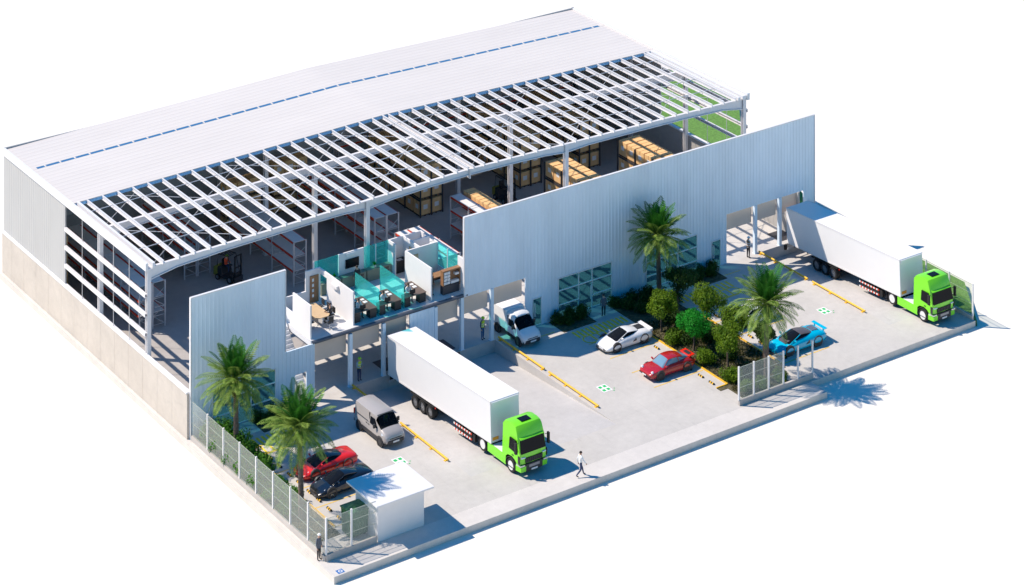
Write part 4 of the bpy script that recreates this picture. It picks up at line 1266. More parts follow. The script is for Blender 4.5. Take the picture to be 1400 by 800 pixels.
# ---- tractor units: origin under the front bumper, local +x forward
def tractor(label, loc):
    t = thing("truck_tractor", label, "truck", loc, R(-90), "lime green tractor units")
    prof = [(-2.2, .95), (-2.25, 3.05), (-2.1, 3.3), (-1.75, 3.42), (-1.1, 3.44), (-.75, 3.36), (-.52, 3.12), (-.36, 2.72), (-.28, 2.5), (-.06, 1.62), (-.02, 1.35), (-.02, .95), (-.35, .9), (-.55, 1.12), (-1.0, 1.22), (-1.5, 1.15), (-1.75, .95)]
    def hw(x, z): return 1.22 - .16 * max(0, (z - 2.3)) / 1.1 - (.10 if x > -.1 else (.04 if x > -.4 else 0))
    b = MB()
    fr = [-1, -.9, 0, .9, 1]
    loops = []
    for f in (-1, -.86, 0, .86, 1):
        a = abs(f)
        loops.append([((x - (.09 if a == 1 else (.03 if a > .8 else 0)) * (1 if x > -.6 else 0)), hw(x, z) * f, z - (.05 if a == 1 and z > 3.2 else 0)) for x, z in prof])
    b.loft(loops); b.build("cab", M_green, t, smooth=True, angle=30)
    b = MB(); b.loft([[(-.30, -1.0, 2.50), (-.30, 1.0, 2.50), (-.24, 1.0, 2.50), (-.24, -1.0, 2.50)], [(-.10, -1.08, 1.68), (-.10, 1.08, 1.68), (-.02, 1.06, 1.66), (-.02, -1.06, 1.66)]]); b.build("windscreen", M_darkglass, t)
    b = MB(); b.loft([[(-.46, -1.02, 2.66), (-.46, 1.02, 2.66), (-.46, 1.02, 2.72), (-.46, -1.02, 2.72)], [(-.18, -1.0, 2.56), (-.18, 1.0, 2.56), (-.2, 1.0, 2.60), (-.2, -1.0, 2.60)]]); b.build("sun_visor", M_green, t, bevel=.01)
    for s in (-1, 1):
        b = MB(); q = [(-1.35, 1.68), (-.42, 1.62), (-.56, 2.45), (-1.3, 2.45)]
        ys = lambda x, z: hw(x, z) + .012
        b.add([(x, s * ys(x, z), z) for x, z in q] + [(x, s * (ys(x, z) - .1), z) for x, z in q], [(0, 1, 2, 3), (7, 6, 5, 4), (0, 4, 5, 1), (1, 5, 6, 2), (2, 6, 7, 3), (3, 7, 4, 0)]); b.build("side_window", M_darkglass, t)
        b = MB(); b.box(-.34, -.12, s * 1.42 - .07, s * 1.42 + .07, 1.72, 2.5); b.bar((-.3, s * 1.15, 2.4), (-.23, s * 1.4, 2.4), .04, .04); b.bar((-.3, s * 1.15, 1.85), (-.23, s * 1.4, 1.85), .04, .04); b.build("mirror", M_black, t, bevel=.02)
        b = MB(); b.loft([[(-.06, s * .70, 1.42), (-.08, s * 1.06, 1.44), (-.08, s * 1.08, 1.32), (-.05, s * .74, 1.34)], [(.03, s * .72, 1.40), (.0, s * 1.04, 1.42), (.0, s * 1.06, 1.34), (.03, s * .76, 1.35)]]); b.build("headlight", M_lamp, t)
        b = MB(); b.box(-.28, -.06, s * 1.185 - .02, s * 1.185 + .02, .98, 1.5); b.build("side_grille", M_dark, t)
        b = MB(); b.loft([[(-.5, s * 1.24, .42), (-.5, s * 1.14, .42), (-.5, s * 1.14, .86), (-.5, s * 1.24, .80)], [(.04, s * 1.14, .42), (.06, s * .7, .42), (.06, s * .7, .80), (.04, s * 1.14, .76)]]); b.build("bumper_corner", M_green, t, bevel=.02)
        b = MB(); b.box(-.5, .05, s * 1.0 - .2, s * 1.0 + .2, .81, .9); b.build("bumper_step", M_chrome, t)
        b = MB(); b.box(-4.05, -1.75, s * 1.2 - .03, s * 1.2 + .03, .30, .95); b.build("side_skirt", M_green, t, bevel=.015)
        b = MB(); b.lathe([(.56, 1.0), (.60, 1.0), (.60, 1.255), (.56, 1.255), (.56, 1.0)], (-1.15, 0, .5), 'y', 24, caps=False)
        if s < 0: b.v = [(p[0], -p[1], p[2]) for p in b.v]
        b.v = [(p[0], p[1], max(p[2], .42)) for p in b.v]
        b.build("mudguard", M_dark, t)
        b = MB(); b.box(-.98, -.8, s * 1.235 - .012, s * 1.235 + .012, 1.32, 1.38); b.build("handle", M_dark, t)
        wheel(t, -1.15, s * 1.06, .5, .5, .32, M_whiterim, 0, side=s)
        wheel(t, -4.68, s * .96, .5, .5, .56, M_whiterim, 0, side=s)
    b = MB(); b.box(-.02, .02, -.74, .74, 1.0, 1.34); b.build("grille_back", M_black, t)
    b = MB()
    for k in range(9): b.box(.021, .045, -.70 + k * .165, -.62 + k * .165, 1.01, 1.33)
    b.build("grille_slat", M_dark, t)
    b = MB(); b.box(-.45, .07, -.72, .72, .40, .92); b.build("bumper", M_dark, t, bevel=.03)
    b = MB(); b.box(.072, .085, -.45, .45, .66, .84); b.build("lower_grille", M_greyrim, t)
    b = MB(); b.box(.073, .09, -.26, .26, .43, .54); b.build("number_plate", M_plate, t)
    b = MB(); b.box(-1.55, -.95, -.42, .42, 3.43, 3.465); b.build("roof_hatch", M_darkglass, t, bevel=.01)
    b = MB(); b.box(-5.4, -.5, -.42, .42, .55, .82); b.box(-5.2, -2.3, -1.0, 1.0, .45, .56) ; b.build("chassis", M_black, t)
    b = MB(); b.box(-3.6, -2.35, -1.12, 1.12, .80, .90); b.build("deck_plate", M_chrome if False else M_trim, t)
    b = MB(); b.lathe([(.001, 0), (.5, 0), (.5, .08), (.001, .08)], (-4.7, 0, .9), 'z', 20); b.build("fifth_wheel", M_black, t)
    b = MB(); b.box(-2.45, -2.27, -.95, .95, .85, 2.6); b.build("rear_stack", M_dark, t)
    return t
def trailer(label, loc):
    t = thing("semi_trailer", label, "trailer", loc, 0, "white box trailers at the docks")
    t.rotation_euler = (0, R(-2.66), R(-90))
    L = 13.95
    b = MB(); b.box(-L, 0, -1.25, 1.25, 0, 2.93); b.build("box", M_box, t, bevel=.025)
    b = MB()
    for s in (-1, 1):
        b.box(-L - .01, .012, s * 1.252 - .012, s * 1.252 + .012, 2.84, 2.95); b.box(-L - .01, .012, s * 1.252 - .012, s * 1.252 + .012, -.02, .09)
    b.build("edge_rail", M_trim, t)
    b = MB(); b.prism([(-1.18, 2.86), (1.18, 2.86), (1.12, 2.6), (.7, 2.74), (0, 2.78), (-.7, 2.74), (-1.12, 2.6)], 'yz', .004, .09); b.build("front_deflector", M_box, t, bevel=.01)
    b = MB(); b.box(.005, .02, -1.12, -.6, .16, .38) ; b.build("orange_plate", M_orange, t)
    b = MB()
    for s in (-.5, .5): b.box(-13.6, -.6, s - .08, s + .08, -.33, -.012)
    for k in range(8): b.box(-13.2 + k * 1.65, -13.1 + k * 1.65, -1.15, 1.15, -.18, -.012)
    b.build("chassis", M_black, t)
    for x in (-10.3, -9.28, -8.24):
        for s in (-1, 1):
            wheel(t, x, s * .97, -.75, .48, .5, M_greyrim, 6, side=s, dish=.06)
    b = MB()
    for s in (-1, 1): b.box(-10.9, -7.65, s * 1.0 - .25, s * 1.0 + .25, -.235, -.19)
    b.build("mudguard", M_black, t)
    for s in (-1, 1):
        b = MB()
        for z in (-.72, -.34):
            b = MB()
            for k in range(14):
                b.box(-5.0 + k * .17, -4.84 + k * .17, s * 1.18 - .02, s * 1.18 + .02, z - .055, z + .055, k % 2)
            b.build("side_guard", [M_plate, M_beam], t)
        b = MB()
        for x in (-4.9, -3.9, -2.75): b.box(x, x + .07, s * 1.14 - .02, s * 1.14 + .015, -.78, -.012)
        b.box(-4.6, -2.3, s * 1.0 - .12, s * 1.0 + .1, -.8, -.3)
        b.build("guard_bracket", M_black, t)
        b = MB(); b.box(-2.2, -2.08, s * .8 - .06, s * .8 + .06, -.95, -.012); b.box(-2.26, -2.02, s * .8 - .12, s * .8 + .12, -1.0, -.95); b.build("landing_leg", M_rackdark, t)
        b = MB(); b.box(-7.4, -7.3, s * 1.26 - .01, s * 1.26 + .012, -.22, -.12); b.build("side_marker", M_red, t)
    b = MB(); b.box(-L - .03, -L + .03, -1.2, 1.2, -.62, -.48); b.box(-13.6, -13.5, -.5, .5, -.55, -.02); b.build("rear_bumper", M_rackpost, t)
    for s in (-1, 1):
        b = MB(); b.box(-L - .04, -L - .005, min(s * .02, s * 1.2), max(s * .02, s * 1.2), .05, 2.85); b.build("rear_door", M_box, t)
    return t
tractor("lime green truck cab at the left dock, by the walking man", (17.8, -17.75, 0))
trailer("white box trailer behind the left green cab, backed into the dock", (17.8, -14.2, 1.02))
tractor("lime green truck cab at the far right beside the green fence", (57.75, -17.75, 0))
trailer("white box trailer behind the right green cab, its roof partly shaded", (57.75, -14.1, 1.02))
# ================================================================== PEOPLE
CLOTH = {}
def cloth(col, nm):
    return mat("cloth " + nm, col, 0.85, var=0.12, scale=12)
def person(label, loc, rz, pose, shirt, trousers, hair=True, helmet=None, vest=None, long_sleeve=True, group=None, cap=None, jacket=False):
    t = thing("person", label, "person", loc, rz, group)
    J = {}; E_ = []
    def j(n, p, r): J[n] = (Vector(p), r)
    if pose == 'sit':
        j('pelvis', (0, 0, .54), .125); j('spine', (.0, 0, .76), .125); j('chest', (.02, 0, .98), .15); j('neck', (.03, 0, 1.14), .058); j('head', (.05, 0, 1.27), .095); j('top', (.05, 0, 1.345), .075)
        kn = [(.42, .54), (.42, .54)]; an = [(.42, .10), (.40, .10)]
        arms = [((.10, .78), (.34, .80)), ((.12, .78), (.36, .78))]
        dz = -.42
    else:
        j('pelvis', (0, 0, .95), .125); j('spine', (0, 0, 1.17), .12); j('chest', (.01, 0, 1.36), .15); j('neck', (.02, 0, 1.53), .056); j('head', (.04, 0, 1.655), .095); j('top', (.04, 0, 1.735), .075)
        if pose == 'walk':
            kn = [(.20, .52), (-.03, .50)]; an = [(.30, .10), (-.38, .18)]
            arms = [((-.14, 1.13), (-.06, .90)), ((.16, 1.14), (.30, .95))]
        elif pose == 'hold':
            kn = [(.02, .50), (.02, .50)]; an = [(0, .08), (0, .08)]
            arms = [((.02, 1.14), (.24, 1.12)), ((.02, 1.14), (.22, 1.08))]
        else:
            kn = [(.02, .50), (.01, .50)]; an = [(-.01, .08), (.0, .08)]
            arms = [((-.02, 1.14), (.05, .90)), ((-.02, 1.14), (.06, .90))]
        dz = 0
    E_ += [('pelvis', 'spine'), ('spine', 'chest'), ('chest', 'neck'), ('neck', 'head'), ('head', 'top')]
    j('nose', J['head'][0] + Vector((.105, 0, -.0)), .014); E_.append(('head', 'nose'))
    for i, s in enumerate((1, -1)):
        n = 'lr'[i]
        hz_ = J['pelvis'][0].z - .04
        j('hip' + n, (0.0, s * .095, hz_), .098); j('knee' + n, (kn[i][0], s * .105, kn[i][1]), .068); j('ankle' + n, (an[i][0], s * .105, an[i][1]), .046)
        j('heel' + n, (an[i][0] + .02, s * .11, an[i][1] - .04), .042); j('toe' + n, (an[i][0] + .17, s * .125, an[i][1] - .05 if not (pose == 'walk' and i == 1) else an[i][1] - .13), .036)
        E_ += [('pelvis', 'hip' + n), ('hip' + n, 'knee' + n), ('knee' + n, 'ankle' + n), ('ankle' + n, 'heel' + n), ('heel' + n, 'toe' + n)]
        zc = J['chest'][0].z + .07
        j('sh' + n, (.0, s * .185, zc), .07); j('el' + n, (arms[i][0][0], s * .245, arms[i][0][1]), .048)
        inw = .6 if pose in ('sit', 'hold') else 1.0
        wx, wz = arms[i][1]
        j('wr' + n, (wx, s * .25 * inw, wz), .033)
        d = (J['wr' + n][0] - J['el' + n][0]).normalized()
        palm = J['wr' + n][0] + d * .06; j('palm' + n, palm, .034)
        E_ += [('chest', 'sh' + n), ('sh' + n, 'el' + n), ('el' + n, 'wr' + n), ('wr' + n, 'palm' + n)]
        side = d.cross(Vector((0, s, 0))).normalized(); inn = Vector((0, -s, 0))
        for f in range(4):
            off = side * ((f - 1.5) * .021)
            ln = (.06, .075, .07, .052)[f]
            j('f%da' % f + n, palm + off + d * .045, .0105); j('f%db' % f + n, palm + off + d * (.045 + ln * .6) + inn * .012, .009); j('f%dc' % f + n, palm + off + d * (.045 + ln) + inn * .032, .008)
            E_ += [('palm' + n, 'f%da' % f + n), ('f%da' % f + n, 'f%db' % f + n), ('f%db' % f + n, 'f%dc' % f + n)]
        j('t1' + n, palm - side * .045 + d * .012 + inn * .01, .012); j('t2' + n, palm - side * .058 + d * .045 + inn * .02, .010)
        E_ += [('palm' + n, 't1' + n), ('t1' + n, 't2' + n)]
    names = list(J)
    me = bpy.data.meshes.new("person_skin")
    me.from_pydata([J[n][0] for n in names], [(names.index(a), names.index(c)) for a, c in E_], [])
    tmp = bpy.data.objects.new("person_skin", me); COL.objects.link(tmp)
    md = tmp.modifiers.new("skin", 'SKIN'); md.use_smooth_shade = True
    sk = me.skin_vertices[0].data
    for i, n in enumerate(names):
        r = J[n][1]
        ry = r
        if n in ('chest', 'spine', 'pelvis'): sk[i].radius = (r * 1.12, r * .82)
        else: sk[i].radius = (r, r)
        sk[i].use_root = (n == 'pelvis')
    sub = tmp.modifiers.new("sub", 'SUBSURF'); sub.levels = 1; sub.render_levels = 1
    dg = bpy.context.evaluated_depsgraph_get()
    em = bpy.data.meshes.new_from_object(tmp.evaluated_get(dg))
    em.name = "person_body"
    bpy.data.objects.remove(tmp)
    em.materials.clear()
    for mm in (shirt, trousers, M_skin, M_shoe): em.materials.append(mm)
    def mid(nm):
        base = nm.rstrip('lr') if nm[-1] in 'lr' and nm not in ('collar',) else nm
        return base
    bone_m = []
    for a, c in E_:
        k = c
        if k.startswith(('head', 'top', 'nose', 'neck')): m = 2
        elif k.startswith(('palm', 'f0', 'f1', 'f2', 'f3', 't1', 't2')): m = 2
        elif k.startswith('wr'): m = 0 if long_sleeve else 2
        elif k.startswith(('hip', 'knee', 'ankle')): m = 1
        elif k.startswith(('heel', 'toe')): m = 3
        else: m = 0
        bone_m.append((J[a][0], J[c][0], m, (J[a][1] + J[c][1]) / 2))
    mi = []
    for p in em.polygons:
        q = p.center; best = 9; bm_ = 0
        for a, c, m, r in bone_m:
            ab = c - a; tt = max(0, min(1, (q - a).dot(ab) / ab.length_squared))
            dd = (q - a - ab * tt).length - r * .9
            if dd < best: best = dd; bm_ = m
        mi.append(bm_)
    em.polygons.foreach_set("material_index", mi)
    em.polygons.foreach_set("use_smooth", [True] * len(em.polygons))
    ob = bpy.data.objects.new("body", em); COL.objects.link(ob); ob.parent = t
    hd = J['head'][0]
    b = MB()
    for s in (-1, 1): b.lathe([(.001, 0), (.013, .004), (.013, .010), (.001, .014)], (hd.x + .078, s * .033, hd.z + .02), 'x', 8)
    b.build("eyes", M_hair, ob)
    b = MB(); b.box(hd.x + .078, hd.x + .088, -.025, .025, hd.z - .05, hd.z - .042); b.build("mouth", M_carred, ob)
    for s in (-1, 1):
        b = MB(); b.box(hd.x - .025, hd.x + .02, s * .098 - .012, s * .098 + .012, hd.z - .03, hd.z + .035); b.build("ear", M_skin, ob, bevel=.008)
    def dome(rx, z0, h, fwd, m, nm):
        b = MB(); loops = []
        for k in range(6):
            a = math.pi / 2 * k / 5
            loops.append([(hd.x + fwd + rx * 1.08 * max(math.cos(a), .02) * math.cos(u), rx * max(math.cos(a), .02) * math.sin(u), hd.z + z0 + h * math.sin(a)) for u in [2 * math.pi * q / 16 for q in range(16)]])
        b.loft(loops); 
        if nm == 'helmet':
            b.loft([[(hd.x + fwd + .02 + r * 1.15 * math.cos(u), r * math.sin(u), hd.z + z0 + z) for u in [2 * math.pi * q / 16 for q in range(16)]] for r, z in ((rx * 1.12, -.005), (rx * 1.14, .008), (rx, .012))])
        return b.build(nm, m, ob, smooth=True)
    if helmet: dome(.125, .025, .13, 0, helmet, "helmet")
    elif cap: dome(.118, .02, .11, 0, cap, "cap")
    elif hair: dome(.106, -.0, .125, -.018, M_hair, "hair")
    if vest:
        b = MB(); loops = []
        z0 = J['pelvis'][0].z
        for z, rx, ry in ((.02, .125, .17), (.2, .128, .165), (.38, .142, .19), (.46, .14, .205), (.53, .10, .15)):
            loops.append([(J['spine'][0].x + .005 + rx * math.cos(u), ry * math.sin(u), z0 + z) for u in [2 * math.pi * q / 16 for q in range(16)]])
        b.loft(loops); v = b.build("vest", vest, ob, smooth=True)
        b = MB()
        for z in (.12, .28): b.loft([[(J['spine'][0].x + .005 + .142 * math.cos(u), .183 * math.sin(u), z0 + z + dz_) for u in [2 * math.pi * q / 16 for q in range(16)]] for dz_ in (0, .045)])
        b.build("reflective_band", M_lamp, v)
    if jacket:
        b = MB(); loops = []
        z0 = J['pelvis'][0].z
        for z, rx, ry in ((-.12, .15, .185), (.1, .135, .165), (.36, .142, .19), (.46, .135, .20), (.52, .09, .13)):
            loops.append([(J['spine'][0].x + rx * math.cos(u), ry * math.sin(u), z0 + z) for u in [2 * math.pi * q / 16 for q in range(16)]])
        b.loft(loops); b.build("jacket", shirt, ob, smooth=True)
    return t
C_white = cloth((.78, .78, .78), "white"); C_navy = cloth((.03, .05, .12), "navy"); C_black = cloth((.02, .02, .024), "black"); C_grey = cloth((.11, .12, .15), "grey")
C_blue = cloth((.05, .12, .25), "denim"); C_hivis = cloth((.50, .66, .04), "hi vis"); C_lime = mat("lime helmet", (.38, .75, .03), .4); C_whel = mat("white helmet", (.78, .78, .78), .4)
C_sky = cloth((.30, .42, .55), "sky"); C_orange = cloth((.75, .09, .03), "orange"); C_tan = cloth((.28, .17, .10), "tan")
person("man in white shirt and navy trousers walking across the pavement", (20.35, -19.85, 0), R(-8), 'walk', C_white, C_navy)
person("person in dark suit and white cap outside the fence corner", (-.24, -18.4, 0), R(-70), 'stand', C_grey, C_black, cap=C_whel, jacket=True)
person("worker with lime helmet and vest standing left of the left-hand trailer", (14.65, .85, 0), R(-80), 'hold', C_sky, C_navy, helmet=C_lime, vest=C_hivis)
person("worker with lime helmet standing by the pit beside the white van", (26.05, .95, 0), R(-70), 'stand', C_navy, C_blue, helmet=C_lime, vest=C_hivis)
person("worker with white helmet standing in the sun at the right dock opening", (52.45, .1, 0), R(10), 'hold', C_white, C_black, helmet=C_whel, vest=C_tan)
person("person in dark suit walking to the glass entrance beside the hedge", (36.2, -1.35, 0), R(75), 'stand', C_grey, C_black, jacket=True)
person("van driver with lime helmet and vest behind the silver van's windscreen", (12.12, -7.02, .30), R(-90), 'sit', C_sky, C_blue, helmet=C_lime, vest=C_hivis)
person("forklift driver in orange top on the left forklift", (14.5, 21.7, .62), R(-72), 'sit', C_orange, C_navy, helmet=C_lime)
OW = [(15.25, 1.95, "man in white shirt seated at the desk beside the meeting room wall"), (17.48, 1.95, "man in white shirt seated at the desk between the teal screens")]
for x, y, l in OW:
    person(l, (x, y, ZF - .02), R(-90), 'sit', C_white, C_black)
person("person in white top seated at the desk by the manager's room wall", (19.75, 1.95, ZF - .02), R(-90), 'sit', C_white, C_grey)
person("person in black seated at the right side of the meeting table", (13.1, 2.5, ZF - .02), R(180), 'sit', C_black, C_black)
person("person in black seated at the meeting table near the half-height wall", (11.3, 4.0, ZF - .02), R(0), 'sit', C_black, C_black)
person("person in dark clothes standing by the sage cabinets under the television", (17.6, 6.0, ZF), R(90), 'stand', C_black, C_grey)
person("manager in black suit standing beside the bookcase", (21.72, 1.65, ZF), R(-70), 'stand', C_black, C_black, jacket=True)

# ================================================================== PLANTS
def palm_meshes(H, seed, nf=58, Rf=2.75):
    g = random.Random(seed)
    tr = MB()
    pts = []; rr = []
    n = 26
    lean = (g.uniform(-.12, .12), g.uniform(-.12, .12))
    for k in range(n + 1):
        f = k / n
        pts.append((lean[0] * f * f, lean[1] * f * f, f * (H - .15)))
        r = .20 - .05 * f + (.08 if k == 0 else 0) + (.018 if k % 2 else 0)
        if f > .84: r += .10 * (f - .84) / .16
        rr.append(r)
    tr.tube(pts, rr, 12)
    sk = MB()
    top = Vector((lean[0], lean[1], H - .2))
    for k in range(70):
        a = g.uniform(0, 6.283); z = g.uniform(-.75, .05); r0 = .2
        p = top + Vector((r0 * math.cos(a), r0 * math.sin(a), z))
        q = p + Vector((math.cos(a) * .14, math.sin(a) * .14, -.34))
        s = Vector((-math.sin(a), math.cos(a), 0)) * .07
        sk.add([p - s, p + s, q + s * .4, q - s * .4], [(0, 1, 2, 3)])
    cr = MB(); yo = MB()
    for k in range(nf):
        f = (k + .5) / nf
        a = k * 2.39996 + g.uniform(-.15, .15)
        el = R(-48 + 132 * f ** .8) + g.uniform(-.10, .10)
        L = Rf * (1.06 - .12 * f) * g.uniform(.9, 1.08)
        if f > .9: L *= .82
        d = Vector((math.cos(a) * math.cos(el), math.sin(a) * math.cos(el), math.sin(el)))
        side = Vector((-math.sin(a), math.cos(a), 0))
        m = yo if f > .74 else cr
        N = 20
        p = top + Vector((math.cos(a) * .1, math.sin(a) * .1, .1 + .25 * f))
        droop = (1.55 - .9 * f) * g.uniform(.8, 1.2)
        mid = []
        for i in range(N + 1):
            u = i / N
            mid.append((p.copy(), d.copy()))
            p = p + d * (L / N)
            d = (d + Vector((0, 0, -1)) * (droop * (.3 + 1.1 * u) / N)).normalized()
        m.tube([mid[i][0] for i in range(0, N + 1, 4)], [.035 - .028 * i / N for i in range(0, N + 1, 4)], 5)
        for i in range(2, N + 1):
            u = i / N
            q, dd = mid[i]
            up = side.cross(dd).normalized()
            ln = (.14 + .56 * math.sin(math.pi * min(1, .12 + .9 * u)) ** .8) * g.uniform(.85, 1.1)
            for s in (-1, 1):
                dirv = (side * s * .82 + dd * .62 + up * (.22 - .5 * u) + Vector((0, 0, -.18))).normalized()
                tip = q + dirv * ln + Vector((0, 0, -.10 * ln))
                w = dd * .058
                mdp = q + dirv * ln * .5 + up * .012
                m.add([q, mdp + w, tip, mdp - w], [(0, 1, 2, 3)])
    return tr, sk, cr, yo
def palm(label, loc, H, seed, rz=0, Rf=2.75, nf=58):
    t = thing("palm_tree", label, "palm tree", loc, rz, "date palms round the yard")
    tr, sk, cr, yo = palm_meshes(H, seed, nf, Rf)
    o = tr.build("trunk", M_bark, t, smooth=True, angle=60)
    sk.build("dry_skirt", M_dead, o, fix=False)
    cr.build("frond_crown", M_palm, t, fix=False)
    yo.build("young_frond_tuft", M_palm2, t, fix=False)
    return t
palm("palm by the left front window, farther from the street", (1.5, -3.8, 0), 5.75, 3)
palm("palm between the corner fence and the red car", (1.3, -13.4, 0), 6.5, 8, R(40))
palm("tall palm behind the short street fence beside the cyan car", (40.15, -16.75, 0), 5.9, 15, R(80))
palm("palm against the silver front wall between the two entrances", (41.4, -1.9, 0), 5.5, 22, R(200), 2.7)

def leaf_cloud(b, g, clumps, n, size):
    """leaf-sized faces through lumpy volumes, denser towards the shell"""
    tot = sum(c[3] ** 2 for c in clumps)
    for cx, cy, cz, r in clumps:
        for _ in range(int(n * r * r / tot)):
            while True:
                v = Vector((g.uniform(-1, 1), g.uniform(-1, 1), g.uniform(-1, 1)))
                if .05 < v.length < 1: break
            rad = r * (v.length ** .45) * g.uniform(.86, 1.12)
            v.normalize()
            p = Vector((cx, cy, cz)) + Vector((v.x, v.y, v.z * .9)) * rad
            nrm = (v + Vector((g.uniform(-.9, .9), g.uniform(-.9, .9), g.uniform(-.3, 1.1)))).normalized()
            t1 = nrm.cross(Vector((g.uniform(-1, 1), g.uniform(-1, 1), g.uniform(-1, 1)))).normalized()
            t2 = nrm.cross(t1)
            s = size * g.uniform(.6, 1.3)
            b.add([p - t1 * s, p - t2 * s * .45, p + t1 * s, p + t2 * s * .45], [(0, 1, 2, 3)])
def tree(label, loc, H, rc, m, seed, n=4600, group="small trees in the middle bed"):
    g = random.Random(seed)
    t = thing("garden_tree", label, "tree", loc, g.uniform(0, 6), group)
    b = MB()
    th = H * .42
    b.tube([(0, 0, 0), (.03, .02, th * .5), (.0, .05, th), (.05, 0, H * .6)], [.10, .075, .065, .03], 8)
    cl = []
    for k in range(11):
        a = k * 2.4 + g.uniform(-.4, .4); q_ = g.uniform(-.9, .95); rr = rc * .72 * math.sqrt(1 - q_ * q_) * g.uniform(.55, 1.1); z = H * (.66 + .22 * q_)
        c = (rr * math.cos(a), rr * math.sin(a), z, rc * g.uniform(.26, .48))
        cl.append(c)
        b.tube([(0, .04, th * g.uniform(.8, 1.1)), (c[0] * .5, c[1] * .5, (th + z) / 2), (c[0] * .9, c[1] * .9, z)], [.04, .028, .01], 5)
    cl.append((0, 0, H * .72, rc * .62))
    b.build("trunk", M_bark2, t, smooth=True, angle=60)
    b = MB(); leaf_cloud(b, g, cl, n, .085); b.build("crown", m, t, fix=False)
    return t
tree("olive green round-crowned tree nearest the white sports car", (38.35, -6.1, 0), 3.3, 1.5, M_leafa, 1)
tree("vivid green round tree behind the red coupe", (38.5, -10.0, 0), 3.3, 1.5, M_leafb, 2)
tree("loose olive tree right of the red coupe towards the street", (38.9, -13.7, 0), 3.4, 1.5, M_leafa, 3)
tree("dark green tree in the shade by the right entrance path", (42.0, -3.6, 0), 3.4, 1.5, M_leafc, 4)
tree("olive tree in the middle of the bed beside the right car park", (41.7, -7.6, 0), 3.3, 1.5, M_leafa, 5)
tree("olive tree just left of the central palm's fronds", (41.2, -11.6, 0), 3.4, 1.6, M_leafa, 6)
tree("small dark tree behind the trunk of the central palm", (42.1, -14.2, 0), 2.9, 1.15, M_leafc, 7)
def bush_mesh(seed, n=1500, flat=1.0, m=None, stems=True):
    g = random.Random(seed); b = MB(); cl = []
    for k in range(7):
        a = k * 2.4; rr = g.uniform(.15, .5)
        cl.append((rr * math.cos(a), rr * math.sin(a), g.uniform(.35, .75) * flat, g.uniform(.32, .48)))
    cl.append((0, 0, .5 * flat, .5))
    leaf_cloud(b, g, cl, n, .075)
    return b, cl
BUSH = {}
def bush(label, loc, sc, m, group, rz=0, name="shrub"):
    key = (m.name, rnd.randrange(2))
    if key not in BUSH:
        t = thing(name, label, "shrub", loc, rz, group)
        b, cl = bush_mesh(len(BUSH) + 50)
        b.build("foliage", m, t, fix=False)
        s = MB()
        for c in cl: s.tube([(0, 0, 0), (c[0] * .4, c[1] * .4, c[2] * .6), (c[0], c[1], c[2])], [.03, .02, .008], 5)
        s.build("stem", M_bark2, t)
        t.scale = sc if isinstance(sc, tuple) else (sc,) * 3
        BUSH[key] = t
        return t
    return dup(BUSH[key], loc, rz, label, group, sc)
for x, y, s, l in ((37.95, -8.1, 1.15, "round pale shrub beside the vivid green tree, by the yellow kerb"), (38.0, -12.1, 1.2, "round pale shrub behind the red coupe's tail"),
                   (37.9, -15.4, 1.15, "round shrub at the street end of the yellow kerb")):
    bush(l, (x, y, 0), s, M_leafa, "round shrubs along the yellow kerb", rnd.uniform(0, 6))
for x, y, s, l in ((37.9, -17.3, .9, "low shrub behind the left end of the street fence"), (39.0, -17.5, .8, "low shrub behind the middle of the street fence, left of the palm trunk"),
                   (40.9, -17.6, .8, "low shrub right of the palm trunk behind the street fence"), (41.2, -17.0, .7, "smallest low shrub near the cyan car")):
    bush(l, (x, y, 0), s, M_leafa, "low shrubs behind the street fence", rnd.uniform(0, 6))
i = 0
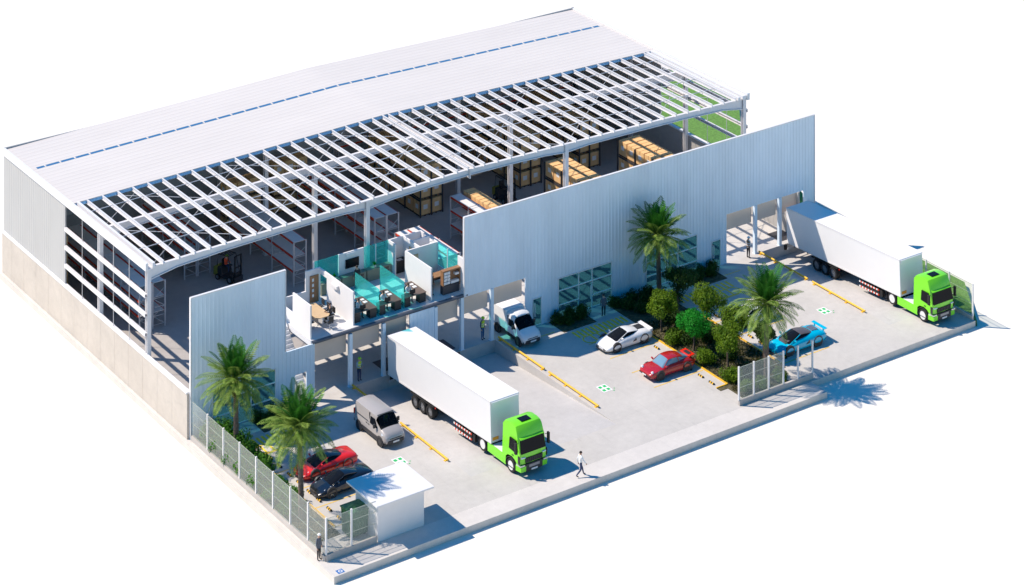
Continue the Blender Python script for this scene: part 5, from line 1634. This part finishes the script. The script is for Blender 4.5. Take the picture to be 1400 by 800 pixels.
for x0, x1, nm in ((32.4, 34.9, "under the middle entrance windows"), (45.8, 48.3, "beside the right glass door"), (5.3, 7.8, "under the left front window")):
    for k in range(5):
        x = x0 + (x1 - x0) * k / 4
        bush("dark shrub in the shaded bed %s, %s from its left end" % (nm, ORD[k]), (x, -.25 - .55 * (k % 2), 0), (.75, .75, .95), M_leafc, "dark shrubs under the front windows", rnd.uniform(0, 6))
for k in range(9):
    x = 37.95 + k * .55
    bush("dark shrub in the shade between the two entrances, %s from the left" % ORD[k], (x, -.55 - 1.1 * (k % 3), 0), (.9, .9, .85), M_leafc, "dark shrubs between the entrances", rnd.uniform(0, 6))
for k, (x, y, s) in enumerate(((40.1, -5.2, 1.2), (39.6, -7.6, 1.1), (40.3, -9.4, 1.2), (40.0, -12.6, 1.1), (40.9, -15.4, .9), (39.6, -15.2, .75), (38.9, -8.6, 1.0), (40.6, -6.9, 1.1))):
    bush("low dark shrub among the small trees, %s from the building" % ORD[k], (x, y, 0), s, M_leafc, "low shrubs among the small trees", rnd.uniform(0, 6))
for k in range(13):
    y = -.9 - k * .95
    x = .95 + .75 * (k % 2)
    bush("bright green shrub along the left mesh fence, number %s from the building" % (ORD[k] if k < 10 else ["eleventh", "twelfth", "thirteenth"][k - 10]) if False else "bright green shrub along the left mesh fence, %s from the building" % (ORD[k] if k < 10 else ["eleventh", "twelfth", "thirteenth"][k - 10]),
         (x, y, 0), (1.25, 1.25, (1.7 if k < 9 else 1.0) * (1.1 if k % 2 else .9)), M_leafd, "green shrubs along the left fence", rnd.uniform(0, 6))
# ground cover in the beds: grass tufts nobody could count
g = random.Random(5); b = MB()
for (x0, x1, y0, y1, n) in ((37.4, 42.6, -16, -4.3, 5200), (37, 41.3, -18.5, -16.1, 1200), (.15, 2.5, -16.5, .1, 2600)):
    for _ in range(n):
        x = g.uniform(x0, x1); y = g.uniform(y0, y1); a = g.uniform(0, 6.28); h = g.uniform(.06, .17)
        s = Vector((math.cos(a), math.sin(a), 0)) * .05; p = Vector((x, y, .03)); q = p + Vector((g.uniform(-.08, .08), g.uniform(-.08, .08), h))
        b.add([p - s, p + s, q], [(0, 1, 2)])
o = b.build("grass", foliage("bed grass", (.05, .06, .015), (.12, .11, .035), 1.5), fix=False)
o["kind"] = "stuff"
